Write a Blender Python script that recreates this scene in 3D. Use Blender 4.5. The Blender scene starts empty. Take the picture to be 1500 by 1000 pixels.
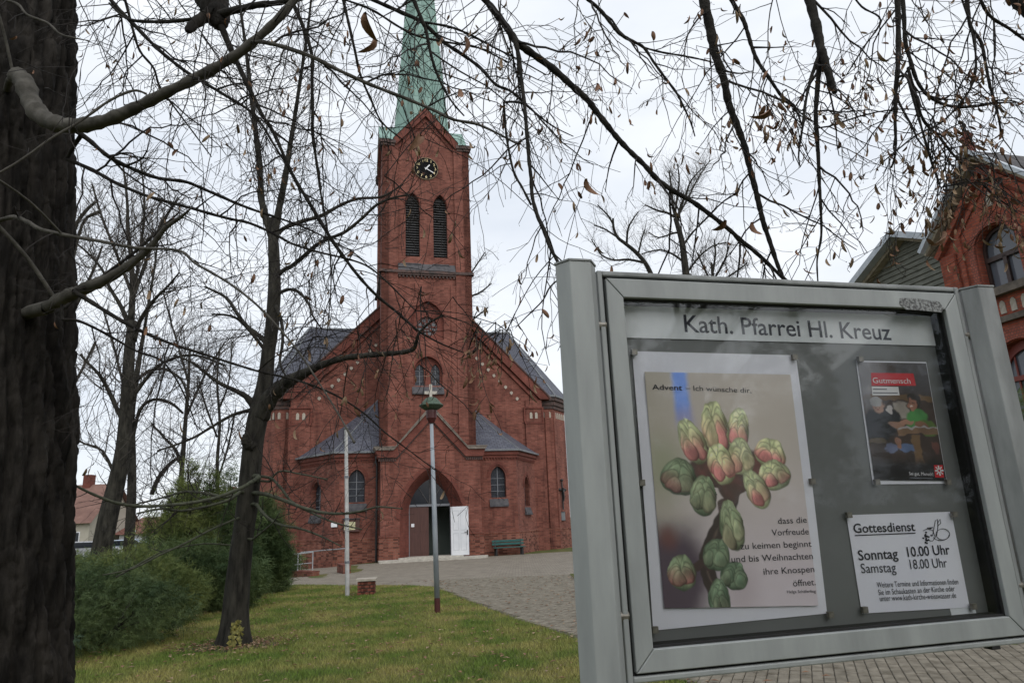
import bpy, bmesh, math, random
import numpy as np
from mathutils import Vector, Matrix, noise
from mathutils.geometry import tessellate_polygon
sc = bpy.context.scene
C = sc.collection
R = math.radians

# ------------------------------------------------------------------ camera
EYE = 1.75
FPX = 1000.0
CAM = np.array([[0.999137565, -0.0415226001, 0.0],
                [0.0104302793, 0.250978596, 0.967936441],
                [-0.0401912378, -0.967101658, 0.251195236]])

def ray(x, y):
    return CAM @ np.array([(x - 750) / FPX, (y - 500) / FPX, 1.0])

def at(x, y, Y):
    d = ray(x, y); p = d * (Y / d[1]); return Vector((p[0], p[1], p[2] + EYE))

def ground(x, y, z=0.0):
    d = ray(x, y); p = d * ((z - EYE) / d[2]); return Vector((p[0], p[1], z))

cd = bpy.data.cameras.new('camera'); cam = bpy.data.objects.new('camera', cd); C.objects.link(cam)
cd.sensor_width = 36; cd.lens = 24.0; cd.clip_start = 0.05; cd.clip_end = 3000
mw = Matrix.Identity(4)
for i, v in enumerate((CAM[:, 0], -CAM[:, 1], -CAM[:, 2])):
    for k in range(3): mw[k][i] = v[k]
mw[2][3] = EYE
cam.matrix_world = mw
sc.camera = cam

# ------------------------------------------------------------------ sky, light, exposure
world = bpy.data.worlds.new('World'); sc.world = world; world.use_nodes = True
nt = world.node_tree; nt.nodes.clear()
SUN_EL, SUN_AZ = R(38), R(150)
sky = nt.nodes.new('ShaderNodeTexSky'); sky.sky_type = 'NISHITA'; sky.sun_disc = False
sky.sun_elevation = SUN_EL; sky.sun_rotation = SUN_AZ
bg1 = nt.nodes.new('ShaderNodeBackground'); bg1.inputs[1].default_value = 0.1
nt.links.new(sky.outputs[0], bg1.inputs[0])
tc = nt.nodes.new('ShaderNodeTexCoord')
mp = nt.nodes.new('ShaderNodeMapping'); mp.inputs['Scale'].default_value = (1.0, 1.0, 3.2)
nt.links.new(tc.outputs['Generated'], mp.inputs[0])
nz = nt.nodes.new('ShaderNodeTexNoise'); nz.inputs['Scale'].default_value = 2.4; nz.inputs['Detail'].default_value = 5; nz.inputs['Roughness'].default_value = 0.5
nt.links.new(mp.outputs[0], nz.inputs[0])
cr = nt.nodes.new('ShaderNodeValToRGB')
cr.color_ramp.elements[0].position = 0.3; cr.color_ramp.elements[0].color = (0.63, 0.68, 0.755, 1)
cr.color_ramp.elements[1].position = 0.7; cr.color_ramp.elements[1].color = (0.86, 0.885, 0.915, 1)
nt.links.new(nz.outputs[0], cr.inputs[0])
bg2 = nt.nodes.new('ShaderNodeBackground'); bg2.inputs[1].default_value = 1.0
nt.links.new(cr.outputs[0], bg2.inputs[0])
mx = nt.nodes.new('ShaderNodeMixShader'); mx.inputs[0].default_value = 0.93
out = nt.nodes.new('ShaderNodeOutputWorld')
nt.links.new(bg1.outputs[0], mx.inputs[1]); nt.links.new(bg2.outputs[0], mx.inputs[2]); nt.links.new(mx.outputs[0], out.inputs[0])
sd = bpy.data.lights.new('sun', 'SUN'); sd.energy = 1.5; sd.angle = R(70); sd.color = (1, 0.97, 0.93)
so = bpy.data.objects.new('sun', sd); C.objects.link(so)
sv = Vector((math.sin(SUN_AZ) * math.cos(SUN_EL), math.cos(SUN_AZ) * math.cos(SUN_EL), math.sin(SUN_EL)))
so.rotation_euler = sv.to_track_quat('Z', 'Y').to_euler(); so.location = (0, 0, 60)
vs = sc.view_settings; vs.view_transform = 'Standard'; vs.look = 'None'; vs.gamma = 1; vs.exposure = 0.34; vs.use_curve_mapping = False
sc.cycles.max_bounces = 6; sc.cycles.transparent_max_bounces = 12

# ------------------------------------------------------------------ naming helpers
def tag(o, label=None, cat=None, group=None, kind=None):
    if label: o['label'] = label
    if cat: o['category'] = cat
    if group: o['group'] = group
    if kind: o['kind'] = kind
    return o

def thing(name, loc, label, cat, group=None, rz=0.0):
    o = bpy.data.objects.new(name, None); C.objects.link(o); o.location = loc; o.rotation_euler = (0, 0, rz)
    o.empty_display_size = 0.3
    return tag(o, label, cat, group)

# ------------------------------------------------------------------ materials
MATS = {}
def newmat(name):
    m = bpy.data.materials.new(name); m.use_nodes = True; MATS[name] = m
    n = m.node_tree.nodes; b = n['Principled BSDF']; return m, n, m.node_tree.links, b

def noise_mat(name, c1, c2, scale=3.0, rough=0.7, bump=0.0, bscale=40.0, metallic=0.0, detail=6, stretch=(1, 1, 1), spec=0.5, coord='Object', p0=.35, p1=.68, bdist=0.01):
    m, n, l, b = newmat(name)
    tcn = n.new('ShaderNodeTexCoord'); mpn = n.new('ShaderNodeMapping'); mpn.inputs['Scale'].default_value = stretch
    if coord == 'World': gn = n.new('ShaderNodeNewGeometry'); l.new(gn.outputs['Position'], mpn.inputs[0])
    else: l.new(tcn.outputs[coord], mpn.inputs[0])
    t = n.new('ShaderNodeTexNoise'); t.inputs['Scale'].default_value = scale; t.inputs['Detail'].default_value = detail; t.inputs['Roughness'].default_value = .6
    l.new(mpn.outputs[0], t.inputs[0])
    r = n.new('ShaderNodeValToRGB'); r.color_ramp.elements[0].position = p0; r.color_ramp.elements[1].position = p1
    r.color_ramp.elements[0].color = (*c1, 1); r.color_ramp.elements[1].color = (*c2, 1)
    l.new(t.outputs[0], r.inputs[0]); l.new(r.outputs[0], b.inputs['Base Color'])
    b.inputs['Roughness'].default_value = rough; b.inputs['Metallic'].default_value = metallic
    b.inputs['Specular IOR Level'].default_value = spec
    if bump:
        t2 = n.new('ShaderNodeTexNoise'); t2.inputs['Scale'].default_value = bscale; t2.inputs['Detail'].default_value = 5
        l.new(mpn.outputs[0], t2.inputs[0])
        bp_ = n.new('ShaderNodeBump'); bp_.inputs['Strength'].default_value = bump; bp_.inputs['Distance'].default_value = bdist
        l.new(t2.outputs[0], bp_.inputs['Height']); l.new(bp_.outputs[0], b.inputs['Normal'])
    return m

def brick_mat(name, c1, c2, mortar, bw=.25, bh=.077, ms=.009, dirt=(.5, .5, .5), dirt_amt=.5, rough=.85, bump=.5, blotch=0.0):
    m, n, l, b = newmat(name)
    uv = n.new('ShaderNodeTexCoord')
    br = n.new('ShaderNodeTexBrick'); l.new(uv.outputs['UV'], br.inputs['Vector'])
    br.inputs['Scale'].default_value = 1; br.inputs['Brick Width'].default_value = bw; br.inputs['Row Height'].default_value = bh
    br.inputs['Mortar Size'].default_value = ms; br.inputs['Mortar Smooth'].default_value = .2
    br.inputs['Color1'].default_value = (*c1, 1); br.inputs['Color2'].default_value = (*c2, 1); br.inputs['Mortar'].default_value = (*mortar, 1)
    t = n.new('ShaderNodeTexNoise'); t.inputs['Scale'].default_value = .9; t.inputs['Detail'].default_value = 8; t.inputs['Roughness'].default_value = .65
    l.new(uv.outputs['Object'], t.inputs[0])
    r = n.new('ShaderNodeMapRange'); r.inputs['From Min'].default_value = .3; r.inputs['From Max'].default_value = .7
    r.inputs['To Min'].default_value = 0.0; r.inputs['To Max'].default_value = dirt_amt
    l.new(t.outputs[0], r.inputs[0])
    mxn = n.new('ShaderNodeMix'); mxn.data_type = 'RGBA'; mxn.blend_type = 'MULTIPLY'
    l.new(r.outputs[0], mxn.inputs[0]); l.new(br.outputs[0], mxn.inputs[6]); mxn.inputs[7].default_value = (*dirt, 1)
    last = mxn.outputs[2]
    # soot and damp running down the wall
    mps = n.new('ShaderNodeMapping'); mps.inputs['Scale'].default_value = (2.6, 2.6, .28); l.new(uv.outputs['Object'], mps.inputs[0])
    ts = n.new('ShaderNodeTexNoise'); ts.inputs['Scale'].default_value = 1.0; ts.inputs['Detail'].default_value = 7; ts.inputs['Roughness'].default_value = .6; l.new(mps.outputs[0], ts.inputs[0])
    rs = n.new('ShaderNodeMapRange'); rs.inputs['From Min'].default_value = .48; rs.inputs['From Max'].default_value = .72; rs.inputs['To Max'].default_value = dirt_amt * .8; l.new(ts.outputs[0], rs.inputs[0])
    ms_ = n.new('ShaderNodeMix'); ms_.data_type = 'RGBA'; ms_.blend_type = 'MULTIPLY'; l.new(rs.outputs[0], ms_.inputs[0]); l.new(last, ms_.inputs[6]); ms_.inputs[7].default_value = (.50, .48, .48, 1); last = ms_.outputs[2]
    if blotch:
        # single dark burnt bricks: cell noise aligned with courses
        mpn = n.new('ShaderNodeMapping'); mpn.inputs['Scale'].default_value = (1 / bw, 1 / bh, 1); l.new(uv.outputs['UV'], mpn.inputs[0])
        wn = n.new('ShaderNodeTexWhiteNoise'); wn.noise_dimensions = '2D'
        fl = n.new('ShaderNodeVectorMath'); fl.operation = 'FLOOR'; l.new(mpn.outputs[0], fl.inputs[0]); l.new(fl.outputs[0], wn.inputs[0])
        mr = n.new('ShaderNodeMapRange'); mr.inputs['From Min'].default_value = .45; mr.inputs['From Max'].default_value = 1; mr.inputs['To Max'].default_value = blotch
        l.new(wn.outputs[0], mr.inputs[0])
        m2 = n.new('ShaderNodeMix'); m2.data_type = 'RGBA'; m2.blend_type = 'MULTIPLY'
        l.new(mr.outputs[0], m2.inputs[0]); l.new(last, m2.inputs[6]); m2.inputs[7].default_value = (.28, .25, .25, 1); last = m2.outputs[2]
    l.new(last, b.inputs['Base Color']); b.inputs['Roughness'].default_value = rough; b.inputs['Specular IOR Level'].default_value = .25
    bp_ = n.new('ShaderNodeBump'); bp_.inputs['Strength'].default_value = bump; bp_.inputs['Distance'].default_value = .01; bp_.invert = True
    l.new(br.outputs['Fac'], bp_.inputs['Height']); l.new(bp_.outputs[0], b.inputs['Normal'])
    return m

def flat(name, c, rough=.6, metallic=0.0, spec=.5):
    m, n, l, b = newmat(name); b.inputs['Base Color'].default_value = (*c, 1); b.inputs['Roughness'].default_value = rough
    b.inputs['Metallic'].default_value = metallic; b.inputs['Specular IOR Level'].default_value = spec; return m

def vcol(name, rough=.5):
    m, n, l, b = newmat(name); a = n.new('ShaderNodeVertexColor'); a.layer_name = 'print'
    l.new(a.outputs[0], b.inputs['Base Color']); b.inputs['Roughness'].default_value = rough; return m

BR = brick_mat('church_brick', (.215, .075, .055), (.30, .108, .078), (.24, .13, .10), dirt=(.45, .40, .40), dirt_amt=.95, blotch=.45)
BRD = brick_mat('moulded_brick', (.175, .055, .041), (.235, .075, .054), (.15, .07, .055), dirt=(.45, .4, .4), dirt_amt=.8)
BRP = brick_mat('plinth_brick', (.24, .08, .055), (.31, .12, .08), (.23, .155, .125), dirt=(.5, .42, .4), dirt_amt=.9, blotch=.9)
BRV = brick_mat('villa_brick', (.34, .085, .052), (.45, .13, .075), (.22, .11, .085), dirt=(.5, .46, .46), dirt_amt=.8, blotch=.4)
DKC = noise_mat('dark_cornice', (.035, .028, .026), (.11, .06, .05), scale=5, rough=.8, bump=.4, bscale=20)
SLATE = brick_mat('slate', (.085, .09, .115), (.12, .125, .15), (.03, .03, .04), bw=.28, bh=.17, ms=.012, dirt=(.6, .62, .66), dirt_amt=.6, rough=.6, bump=.8)
SLATEL = brick_mat('slate_lit', (.13, .14, .155), (.17, .175, .185), (.07, .075, .08), bw=.28, bh=.17, ms=.012, dirt=(.7, .7, .7), dirt_amt=.5, rough=.6, bump=.8)
COP = brick_mat('copper_sheets', (.22, .34, .30), (.28, .41, .37), (.16, .26, .235), bw=.6, bh=1.9, ms=.02, dirt=(.62, .68, .66), dirt_amt=.8, rough=.6, bump=.6)
LIGHTP = noise_mat('pale_plaster', (.30, .265, .22), (.42, .38, .32), scale=12, rough=.9)
STONE = noise_mat('pale_stone', (.33, .31, .27), (.5, .47, .41), scale=6, rough=.85, bump=.2)
ZINC = noise_mat('zinc', (.10, .11, .12), (.17, .18, .19), scale=3, rough=.5)
WHITEM = noise_mat('white_metal', (.42, .44, .46), (.58, .60, .62), scale=6, rough=.5)
SILLD = noise_mat('dark_sill', (.03, .03, .035), (.075, .07, .075), scale=5, rough=.7)
GLASSD = flat('dark_glass', (.015, .018, .025), .12)
GLASSV = noise_mat('leaded_glass', (.010, .012, .018), (.035, .04, .052), scale=14, rough=.4, spec=.25, bump=.4, bscale=25)
FRAMEG = flat('grey_frame', (.16, .17, .19), .5)
LOUV = noise_mat('louvre_wood', (.035, .034, .036), (.09, .088, .09), scale=9, rough=.8)
BLACK = flat('black_iron', (.012, .012, .013), .5)
GOLDN = flat('gilded_numerals', (.62, .50, .26), .45)
CLKF = flat('clock_face_black', (.008, .008, .009), .95, 0.0, .1)
GOLD = flat('gilded', (.20, .15, .075), .5)
DOORB = noise_mat('brown_door_wood', (.055, .02, .015), (.085, .032, .024), scale=2, rough=.6, stretch=(12, 12, 1))
WHITEP = noise_mat('white_paint', (.62, .64, .67), (.74, .75, .77), scale=2, rough=.5)
INTER = flat('interior_plaster', (.16, .19, .17), .9)
BENCHG = noise_mat('bench_green_paint', (.01, .075, .07), (.02, .11, .10), scale=7, rough=.5)
ALU = noise_mat('anodised_aluminium', (.235, .25, .25), (.33, .35, .345), scale=3.5, detail=10, stretch=(2.5, 2.5, .5), rough=.45, bump=.06, bscale=160, spec=.5, bdist=.001)
ALUD = noise_mat('weathered_aluminium', (.17, .18, .18), (.29, .305, .305), scale=6, detail=10, stretch=(2, 2, .5), rough=.5, bump=.1, bscale=120, bdist=.001)
GAP = flat('rubber_seal', (.01, .01, .01), .8)
PANEL = noise_mat('grey_pinboard', (.135, .142, .142), (.17, .178, .178), scale=1.6, rough=.55)
PAPER = noise_mat('white_paper', (.76, .76, .85), (.82, .82, .89), scale=3, rough=.7, bump=.12, bscale=7, bdist=.01)
PAPERH = noise_mat('header_paper', (.66, .69, .72), (.78, .80, .83), scale=9, rough=.6)
INK = flat('ink', (.018, .018, .028), .6)
INKB = flat('ink_blue_black', (.012, .014, .03), .6)
PRINTM = vcol('poster_print', .45)
REDP = flat('red_print', (.55, .02, .03), .5)
WHITEI = flat('white_print', (.72, .72, .74), .5)
MAG = noise_mat('magnet_steel', (.13, .12, .10), (.30, .28, .25), scale=60, rough=.4, metallic=.5)
GALV = noise_mat('galvanised_steel', (.20, .23, .26), (.33, .36, .39), scale=6, rough=.55, stretch=(1, 1, .25))
POLEW = noise_mat('white_pole_paint', (.36, .36, .35), (.5, .5, .49), scale=7, rough=.6)
REDB = flat('dark_red_paint', (.06, .012, .012), .5)
LAMPG = noise_mat('mossy_green_cap', (.03, .05, .035), (.07, .11, .07), scale=30, rough=.7)
BARK = noise_mat('bark_dark', (.007, .006, .005), (.040, .035, .030), p0=.40, p1=.74, detail=10, scale=13, rough=.95, bump=1.0, bscale=30, stretch=(1, 1, .22), spec=.2, bdist=.02)
BARKM = noise_mat('bark_mossy', (.010, .009, .008), (.034, .031, .026), scale=22, rough=.9, bump=.6, bscale=60, spec=.2)
BARKS = noise_mat('bark_smooth_grey', (.045, .042, .035), (.105, .098, .085), scale=16, rough=.85, bump=.3, bscale=50, spec=.2)
BARK2 = noise_mat('bark_grey_brown', (.009, .0085, .007), (.045, .042, .034), scale=9, rough=.95, bump=.9, bscale=14, stretch=(1, 1, .25), spec=.2, bdist=.03)
BARKG = noise_mat('bark_green_algae', (.035, .038, .027), (.075, .08, .055), scale=12, rough=.9, bump=.4, bscale=30, spec=.2)
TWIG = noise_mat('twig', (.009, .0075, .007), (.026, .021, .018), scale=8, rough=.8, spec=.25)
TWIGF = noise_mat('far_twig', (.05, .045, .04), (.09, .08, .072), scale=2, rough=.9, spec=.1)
LEAFB = noise_mat('dry_leaf_brown', (.12, .058, .032), (.27, .145, .08), scale=11, rough=.8, bump=.3, bscale=90)
LEAFT = noise_mat('dry_bract_tan', (.17, .115, .07), (.36, .25, .15), scale=11, rough=.8)
IVYL = noise_mat('ivy_leaf', (.06, .08, .02), (.30, .25, .055), scale=6, rough=.6)
LAWNM = noise_mat('lawn_turf', (.055, .075, .020), (.145, .125, .052), scale=.9, p0=.38, p1=.66, rough=.95, bump=.5, bscale=60, spec=.1, bdist=.02)
GRASSM = noise_mat('grass_blade', (.12, .18, .035), (.29, .27, .09), scale=.9, rough=.8, detail=8, spec=.15, p0=.40, p1=.62)
YEW = noise_mat('yew_needles', (.028, .054, .022), (.10, .135, .048), scale=1.3, rough=.7, detail=9, spec=.2)
YEWY = noise_mat('cypress_sprays', (.055, .085, .026), (.165, .19, .055), scale=1.6, rough=.7, detail=9, spec=.2)
YEWB = noise_mat('juniper_sprays', (.04, .075, .05), (.11, .16, .105), scale=2.2, rough=.75, detail=9, spec=.2)
SOIL = noise_mat('leaf_litter_soil', (.018, .014, .010), (.06, .042, .028), scale=9, rough=1, bump=.8, bscale=40)
PAVE = noise_mat('paving_stone_grey', (.10, .088, .066), (.24, .215, .172), coord='World', p0=.3, p1=.7, detail=9, scale=6, rough=.9, bump=.4, bscale=60, spec=.2)
JOINT = noise_mat('sandy_joint', (.05, .045, .036), (.10, .09, .072), scale=12, rough=1)
PAVEF = brick_mat('far_paving', (.225, .198, .158), (.28, .25, .205), (.16, .14, .115), bw=.21, bh=.105, ms=.012, dirt=(.75, .74, .72), dirt_amt=.8, bump=.4)
SIDING = noise_mat('grey_siding', (.10, .105, .085), (.17, .175, .145), scale=3, rough=.8, stretch=(1, 1, 4))

# ------------------------------------------------------------------ mesh builder
class MB:
    def __init__(s): s.v = []; s.f = []; s.mi = []
    def add(s, vs, fs, mi=0):
        k = len(s.v); s.v.extend([tuple(p) for p in vs]); s.f.extend([tuple(i + k for i in f) for f in fs]); s.mi.extend([mi] * len(fs))
    def box(s, x0, x1, y0, y1, z0, z1, mi=0):
        s.add([(x0, y0, z0), (x1, y0, z0), (x1, y1, z0), (x0, y1, z0), (x0, y0, z1), (x1, y0, z1), (x1, y1, z1), (x0, y1, z1)],
              [(3, 2, 1, 0), (4, 5, 6, 7), (0, 1, 5, 4), (1, 2, 6, 5), (2, 3, 7, 6), (3, 0, 4, 7)], mi)
    def fbox(s, F, u0, u1, v0, v1, d0, d1, mi=0):
        # box in a wall frame: u along, v up, d outwards
        P = [F(u, v, d) for (u, v, d) in ((u0, v0, d1), (u1, v0, d1), (u1, v0, d0), (u0, v0, d0), (u0, v1, d1), (u1, v1, d1), (u1, v1, d0), (u0, v1, d0))]
        s.add(P, [(3, 2, 1, 0), (4, 5, 6, 7), (0, 1, 5, 4), (1, 2, 6, 5), (2, 3, 7, 6), (3, 0, 4, 7)], mi)
    def prism(s, F, pts, d0, d1, mi=0):
        n = len(pts); P = [F(u, v, d1) for u, v in pts] + [F(u, v, d0) for u, v in pts]
        s.add(P, [tuple(range(n)), tuple(range(2 * n - 1, n - 1, -1))] + [(i, i + n, (i + 1) % n + n, (i + 1) % n) for i in range(n)], mi)
    def bar(s, a, b, w, h=None, mi=0, up=(0, 0, 1)):
        a = Vector(a); b = Vector(b); h = h or w; t = (b - a).normalized(); u = Vector(up)
        if abs(t.dot(u)) > .95: u = Vector((0, 1, 0))
        x = t.cross(u).normalized() * w / 2; y = x.normalized().cross(t).normalized() * h / 2
        s.add([a - x - y, a + x - y, a + x + y, a - x + y, b - x - y, b + x - y, b + x + y, b - x + y],
              [(0, 1, 2, 3), (7, 6, 5, 4), (4, 5, 1, 0), (5, 6, 2, 1), (6, 7, 3, 2), (7, 4, 0, 3)], mi)
    def tube(s, pts, rad, n=8, mi=0, cap=True):
        k = len(s.v); m = len(pts); pts = [Vector(p) for p in pts]
        t = (pts[1] - pts[0]).normalized(); a = t.orthogonal().normalized()
        cs = [(math.cos(2 * math.pi * i / n), math.sin(2 * math.pi * i / n)) for i in range(n)]
        for j, p in enumerate(pts):
            t = (pts[min(j + 1, m - 1)] - pts[max(j - 1, 0)])
            if t.length < 1e-9: t = Vector((0, 0, 1))
            t.normalize(); a = (a - t * a.dot(t))
            if a.length < 1e-6: a = t.orthogonal()
            a.normalize(); b = t.cross(a); r = rad[j] if hasattr(rad, '__len__') else rad
            ax, ay, az = a * r; bx, by, bz = b * r; px, py, pz = p
            for c_, s_ in cs: s.v.append((px + ax * c_ + bx * s_, py + ay * c_ + by * s_, pz + az * c_ + bz * s_))
        for j in range(m - 1):
            o = k + j * n
            for i in range(n):
                i2 = (i + 1) % n; s.f.append((o + i, o + i2, o + n + i2, o + n + i)); s.mi.append(mi)
        if cap:
            s.f.append(tuple(k + (n - 1 - i) for i in range(n))); s.f.append(tuple(k + (m - 1) * n + i for i in range(n))); s.mi += [mi, mi]
    def lathe(s, c, prof, n=16, mi=0):
        k = len(s.v); c = Vector(c)
        for r, z in prof:
            for i in range(n): s.v.append((c.x + r * math.cos(2 * math.pi * i / n), c.y + r * math.sin(2 * math.pi * i / n), c.z + z))
        for j in range(len(prof) - 1):
            for i in range(n):
                i2 = (i + 1) % n; o = k + j * n; s.f.append((o + i, o + i2, o + n + i2, o + n + i)); s.mi.append(mi)
        s.f.append(tuple(k + (n - 1 - i) for i in range(n))); s.f.append(tuple(k + (len(prof) - 1) * n + i for i in range(n))); s.mi += [mi, mi]
    def panel(s, F, outline, holes=(), depth=.15, mi=0, rmi=None, inner=None, d=0.0):
        # flat wall with real openings and their reveals
        polys = [[Vector((u, v, 0)) for u, v in outline]] + [[Vector((u, v, 0)) for u, v in h] for h in holes]
        tri = tessellate_polygon(polys); flatp = [p for q in polys for p in q]
        k = len(s.v); s.v.extend([tuple(F(p.x, p.y, d)) for p in flatp])
        for a, b, c_ in tri:
            A, B, D = flatp[a], flatp[b], flatp[c_]
            if (B - A).cross(D - A).z < 0: b, c_ = c_, b
            s.f.append((k + a, k + b, k + c_)); s.mi.append(mi)
        rmi = mi if rmi is None else rmi
        for hi, h in enumerate(holes):
            dp = depth[hi] if hasattr(depth, '__len__') else depth
            ih = inner[hi] if inner and inner[hi] else h
            n = len(h); k = len(s.v)
            s.v.extend([tuple(F(u, v, d)) for u, v in h] + [tuple(F(u, v, d - dp)) for u, v in ih])
            for i in range(n):
                s.f.append((k + i, k + (i + 1) % n, k + n + (i + 1) % n, k + n + i)); s.mi.append(rmi)
    def build(s, name, mats, parent=None, origin=None, smooth=False, kind=None, label=None, uv=True):
        me = bpy.data.meshes.new(name)
        vs = s.v
        if origin is not None:
            ox, oy, oz = origin; vs = [(a - ox, b - oy, c_ - oz) for a, b, c_ in s.v]
        me.from_pydata(vs, [], s.f)
        mats = mats if isinstance(mats, (list, tuple)) else [mats]
        for m in mats: me.materials.append(m)
        if len(mats) > 1: me.polygons.foreach_set('material_index', s.mi)
        if smooth: me.polygons.foreach_set('use_smooth', [True] * len(me.polygons))
        if uv:
            nl = len(me.loops); vi = np.empty(nl, int); me.loops.foreach_get('vertex_index', vi)
            co = np.empty(len(me.vertices) * 3); me.vertices.foreach_get('co', co); co = co.reshape(-1, 3)
            nf = len(me.polygons); nn = np.empty(nf * 3); me.polygons.foreach_get('normal', nn); nn = nn.reshape(-1, 3)
            lt = np.empty(nf, int); me.polygons.foreach_get('loop_total', lt)
            N = np.repeat(nn, lt, axis=0); P = co[vi]
            tx = np.stack([-N[:, 1], N[:, 0], np.zeros(nl)], 1); ln = np.linalg.norm(tx, axis=1)
            flatm = ln < .05; tx[flatm] = (1, 0, 0); ln[flatm] = 1; tx /= ln[:, None]
            up = np.cross(N, tx)
            U = np.stack([(P * tx).sum(1), (P * up).sum(1)], 1)
            ul = me.uv_layers.new(name='UVMap'); ul.data.foreach_set('uv', U.ravel())
        me.update()
        o = bpy.data.objects.new(name, me); C.objects.link(o)
        if parent is not None: o.parent = parent
        if kind: o['kind'] = kind
        if label: o['label'] = label
        return o

def frame(o, t):
    o = Vector(o); t = Vector(t).normalized(); z = Vector((0, 0, 1)); n = t.cross(z)
    return lambda u, v, d=0.0: o + t * u + z * v + n * d

def arch(cx, w, z0, zs, zt, n=9):
    # pointed (or rounded) arch outline, anticlockwise from the lower left
    a = w / 2; h = zt - zs; P = [(cx - a, z0), (cx + a, z0)]; arc = []
    if h >= a:
        Rr = (a * a + h * h) / (2 * a); th = math.acos((Rr - a) / Rr)
        for i in range(n + 1):
            q = th * i / n; arc.append((a - Rr + Rr * math.cos(q), Rr * math.sin(q)))
    else:
        for i in range(n + 1):
            q = math.pi / 2 * i / n; arc.append((a * math.cos(q), h * math.sin(q)))
    P += [(cx + x, zs + y) for x, y in arc]
    P += [(cx - x, zs + y) for x, y in reversed(arc[:-1])]
    return P

def arch_top(cx, w, zs, zt, n=9):
    return arch(cx, w, zs, zs, zt, n)[2:]

def band(m, F, outer, inner, d0, d1, mi=0):
    # ribbon between two open polylines, extruded outwards
    n = len(outer)
    P = [F(u, v, d1) for u, v in outer] + [F(u, v, d1) for u, v in inner] + [F(u, v, d0) for u, v in outer] + [F(u, v, d0) for u, v in inner]
    fs = []
    for i in range(n - 1):
        fs += [(i, i + 1, n + i + 1, n + i), (2 * n + i, 2 * n + i + 1, i + 1, i), (n + i, n + i + 1, 3 * n + i + 1, 3 * n + i), (2 * n + i + 1, 2 * n + i, 3 * n + i, 3 * n + i + 1)]
    fs += [(0, n, 3 * n, 2 * n), (n - 1, 3 * n - 1, 4 * n - 1, 2 * n - 1)]
    m.add(P, fs, mi)

def S(x): x = max(0.0, min(1.0, x)); return x * x * (3 - 2 * x)
def gz(x, y): return -.13 * S((y - 22) / 10) - .32 * S((-7 - x) / 6) * S((y - 22) / 8)

def text_mesh(body, size=1.0, bold=0.0):
    cu = bpy.data.curves.new('t', 'FONT'); cu.body = body; cu.size = size; cu.offset = bold * size; cu.resolution_u = 3
    ob = bpy.data.objects.new('t', cu); C.objects.link(ob)
    dg = bpy.context.evaluated_depsgraph_get(); me = bpy.data.meshes.new_from_object(ob.evaluated_get(dg))
    bpy.data.objects.remove(ob); bpy.data.curves.remove(cu)
    return me

# ================================================================== GROUND
def grid_strip(name, left, right, nx, mat, dz, kind='structure'):
    # left/right: equally long world polylines; cross-subdivided sheet following the terrain
    m = MB(); n = len(left)
    for (a, b) in zip(left, right):
        for i in range(nx + 1):
            t = i / nx; x = a[0] + (b[0] - a[0]) * t; y = a[1] + (b[1] - a[1]) * t; m.v.append((x, y, gz(x, y) + dz))
    for j in range(n - 1):
        for i in range(nx):
            o = j * (nx + 1) + i; m.f.append((o, o + 1, o + nx + 2, o + nx + 1)); m.mi.append(0)
    o = m.build(name, mat); o['kind'] = kind
    if m.f and o.data.polygons[0].normal.z < 0: o.data.flip_normals()
    return o

def axis(lo, hi, dense_lo, dense_hi, step, far):
    a = list(np.arange(dense_lo, dense_hi + .01, step)); pre = []; x = dense_lo; s = step
    while x > lo: s *= 1.5; x -= s; pre.append(x)
    post = []; x = dense_hi; s = step
    while x < hi: s *= 1.5; x += s; post.append(x)
    return pre[::-1] + a + post
xs = axis(-900, 900, -30, 30, 1.0, 900); ys = axis(-900, 1500, -6, 60, 1.0, 1500)
m = MB()
for y in ys:
    for x in xs: m.v.append((x, y, gz(x, y)))
W_ = len(xs)
for j in range(len(ys) - 1):
    for i in range(W_ - 1):
        o = j * W_ + i; m.f.append((o, o + 1, o + W_ + 1, o + W_)); m.mi.append(0)
tag(m.build('ground', LAWNM), kind='structure')

# lawn edge, read off as ground positions
edge = [(9.5, 1.5), (5.0, 3.2), (2.9, 5.0)] 
edge = [(5.2, .5), (3.2, 3.3)] + [tuple(ground(*p)[:2]) for p in ((1012, 1000), (900, 957), (838, 932), (800, 920), (740, 900), (700, 884), (680, 877), (655, 866), (634, 859))]
yE = edge[-1]
right_edge = [(13.5, 1.0), (11.5, 3.4), (8.6, 6.3), (6.6, 8.4), (5.3, 10.0), (4.6, 11.2), (3.6, 13.6), (2.7, 16.4), (2.0, 18.2), (1.5, 20.4), (1.5, 22.6)]
def resamp(P, n):
    P = np.array(P, float); s = np.r_[0, np.cumsum(np.linalg.norm(np.diff(P, axis=0), axis=1))]; t = np.linspace(0, s[-1], n)
    return list(zip(np.interp(t, s, P[:, 0]), np.interp(t, s, P[:, 1])))
le = edge; re_ = right_edge
grid_strip('path', le, re_, 24, JOINT, .004)
front = [(-70, 6), (-40, 14), (-20, 20), (-12, 21.8), tuple(ground(440, 856)[:2]), tuple(ground(500, 857)[:2]), tuple(ground(560, 857)[:2]), tuple(ground(600, 857)[:2]), yE, (1.5, 22.6), (3.4, 24.6), (6, 26.6), (12, 29.5), (30, 34)]
back = [(-60, 34), (-36, 34), (-17, 36), (-13.5, 38.5), (-12, 39.2), (-10, 37.6), (-8, 36.2), (-7, 36.2), (-5, 37), (-.3, 38.6), (2.2, 39.6), (4.5, 39.6), (12, 41.2), (30, 46)]
grid_strip('forecourt_paving', front, back, 24, PAVEF, .006)

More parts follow.
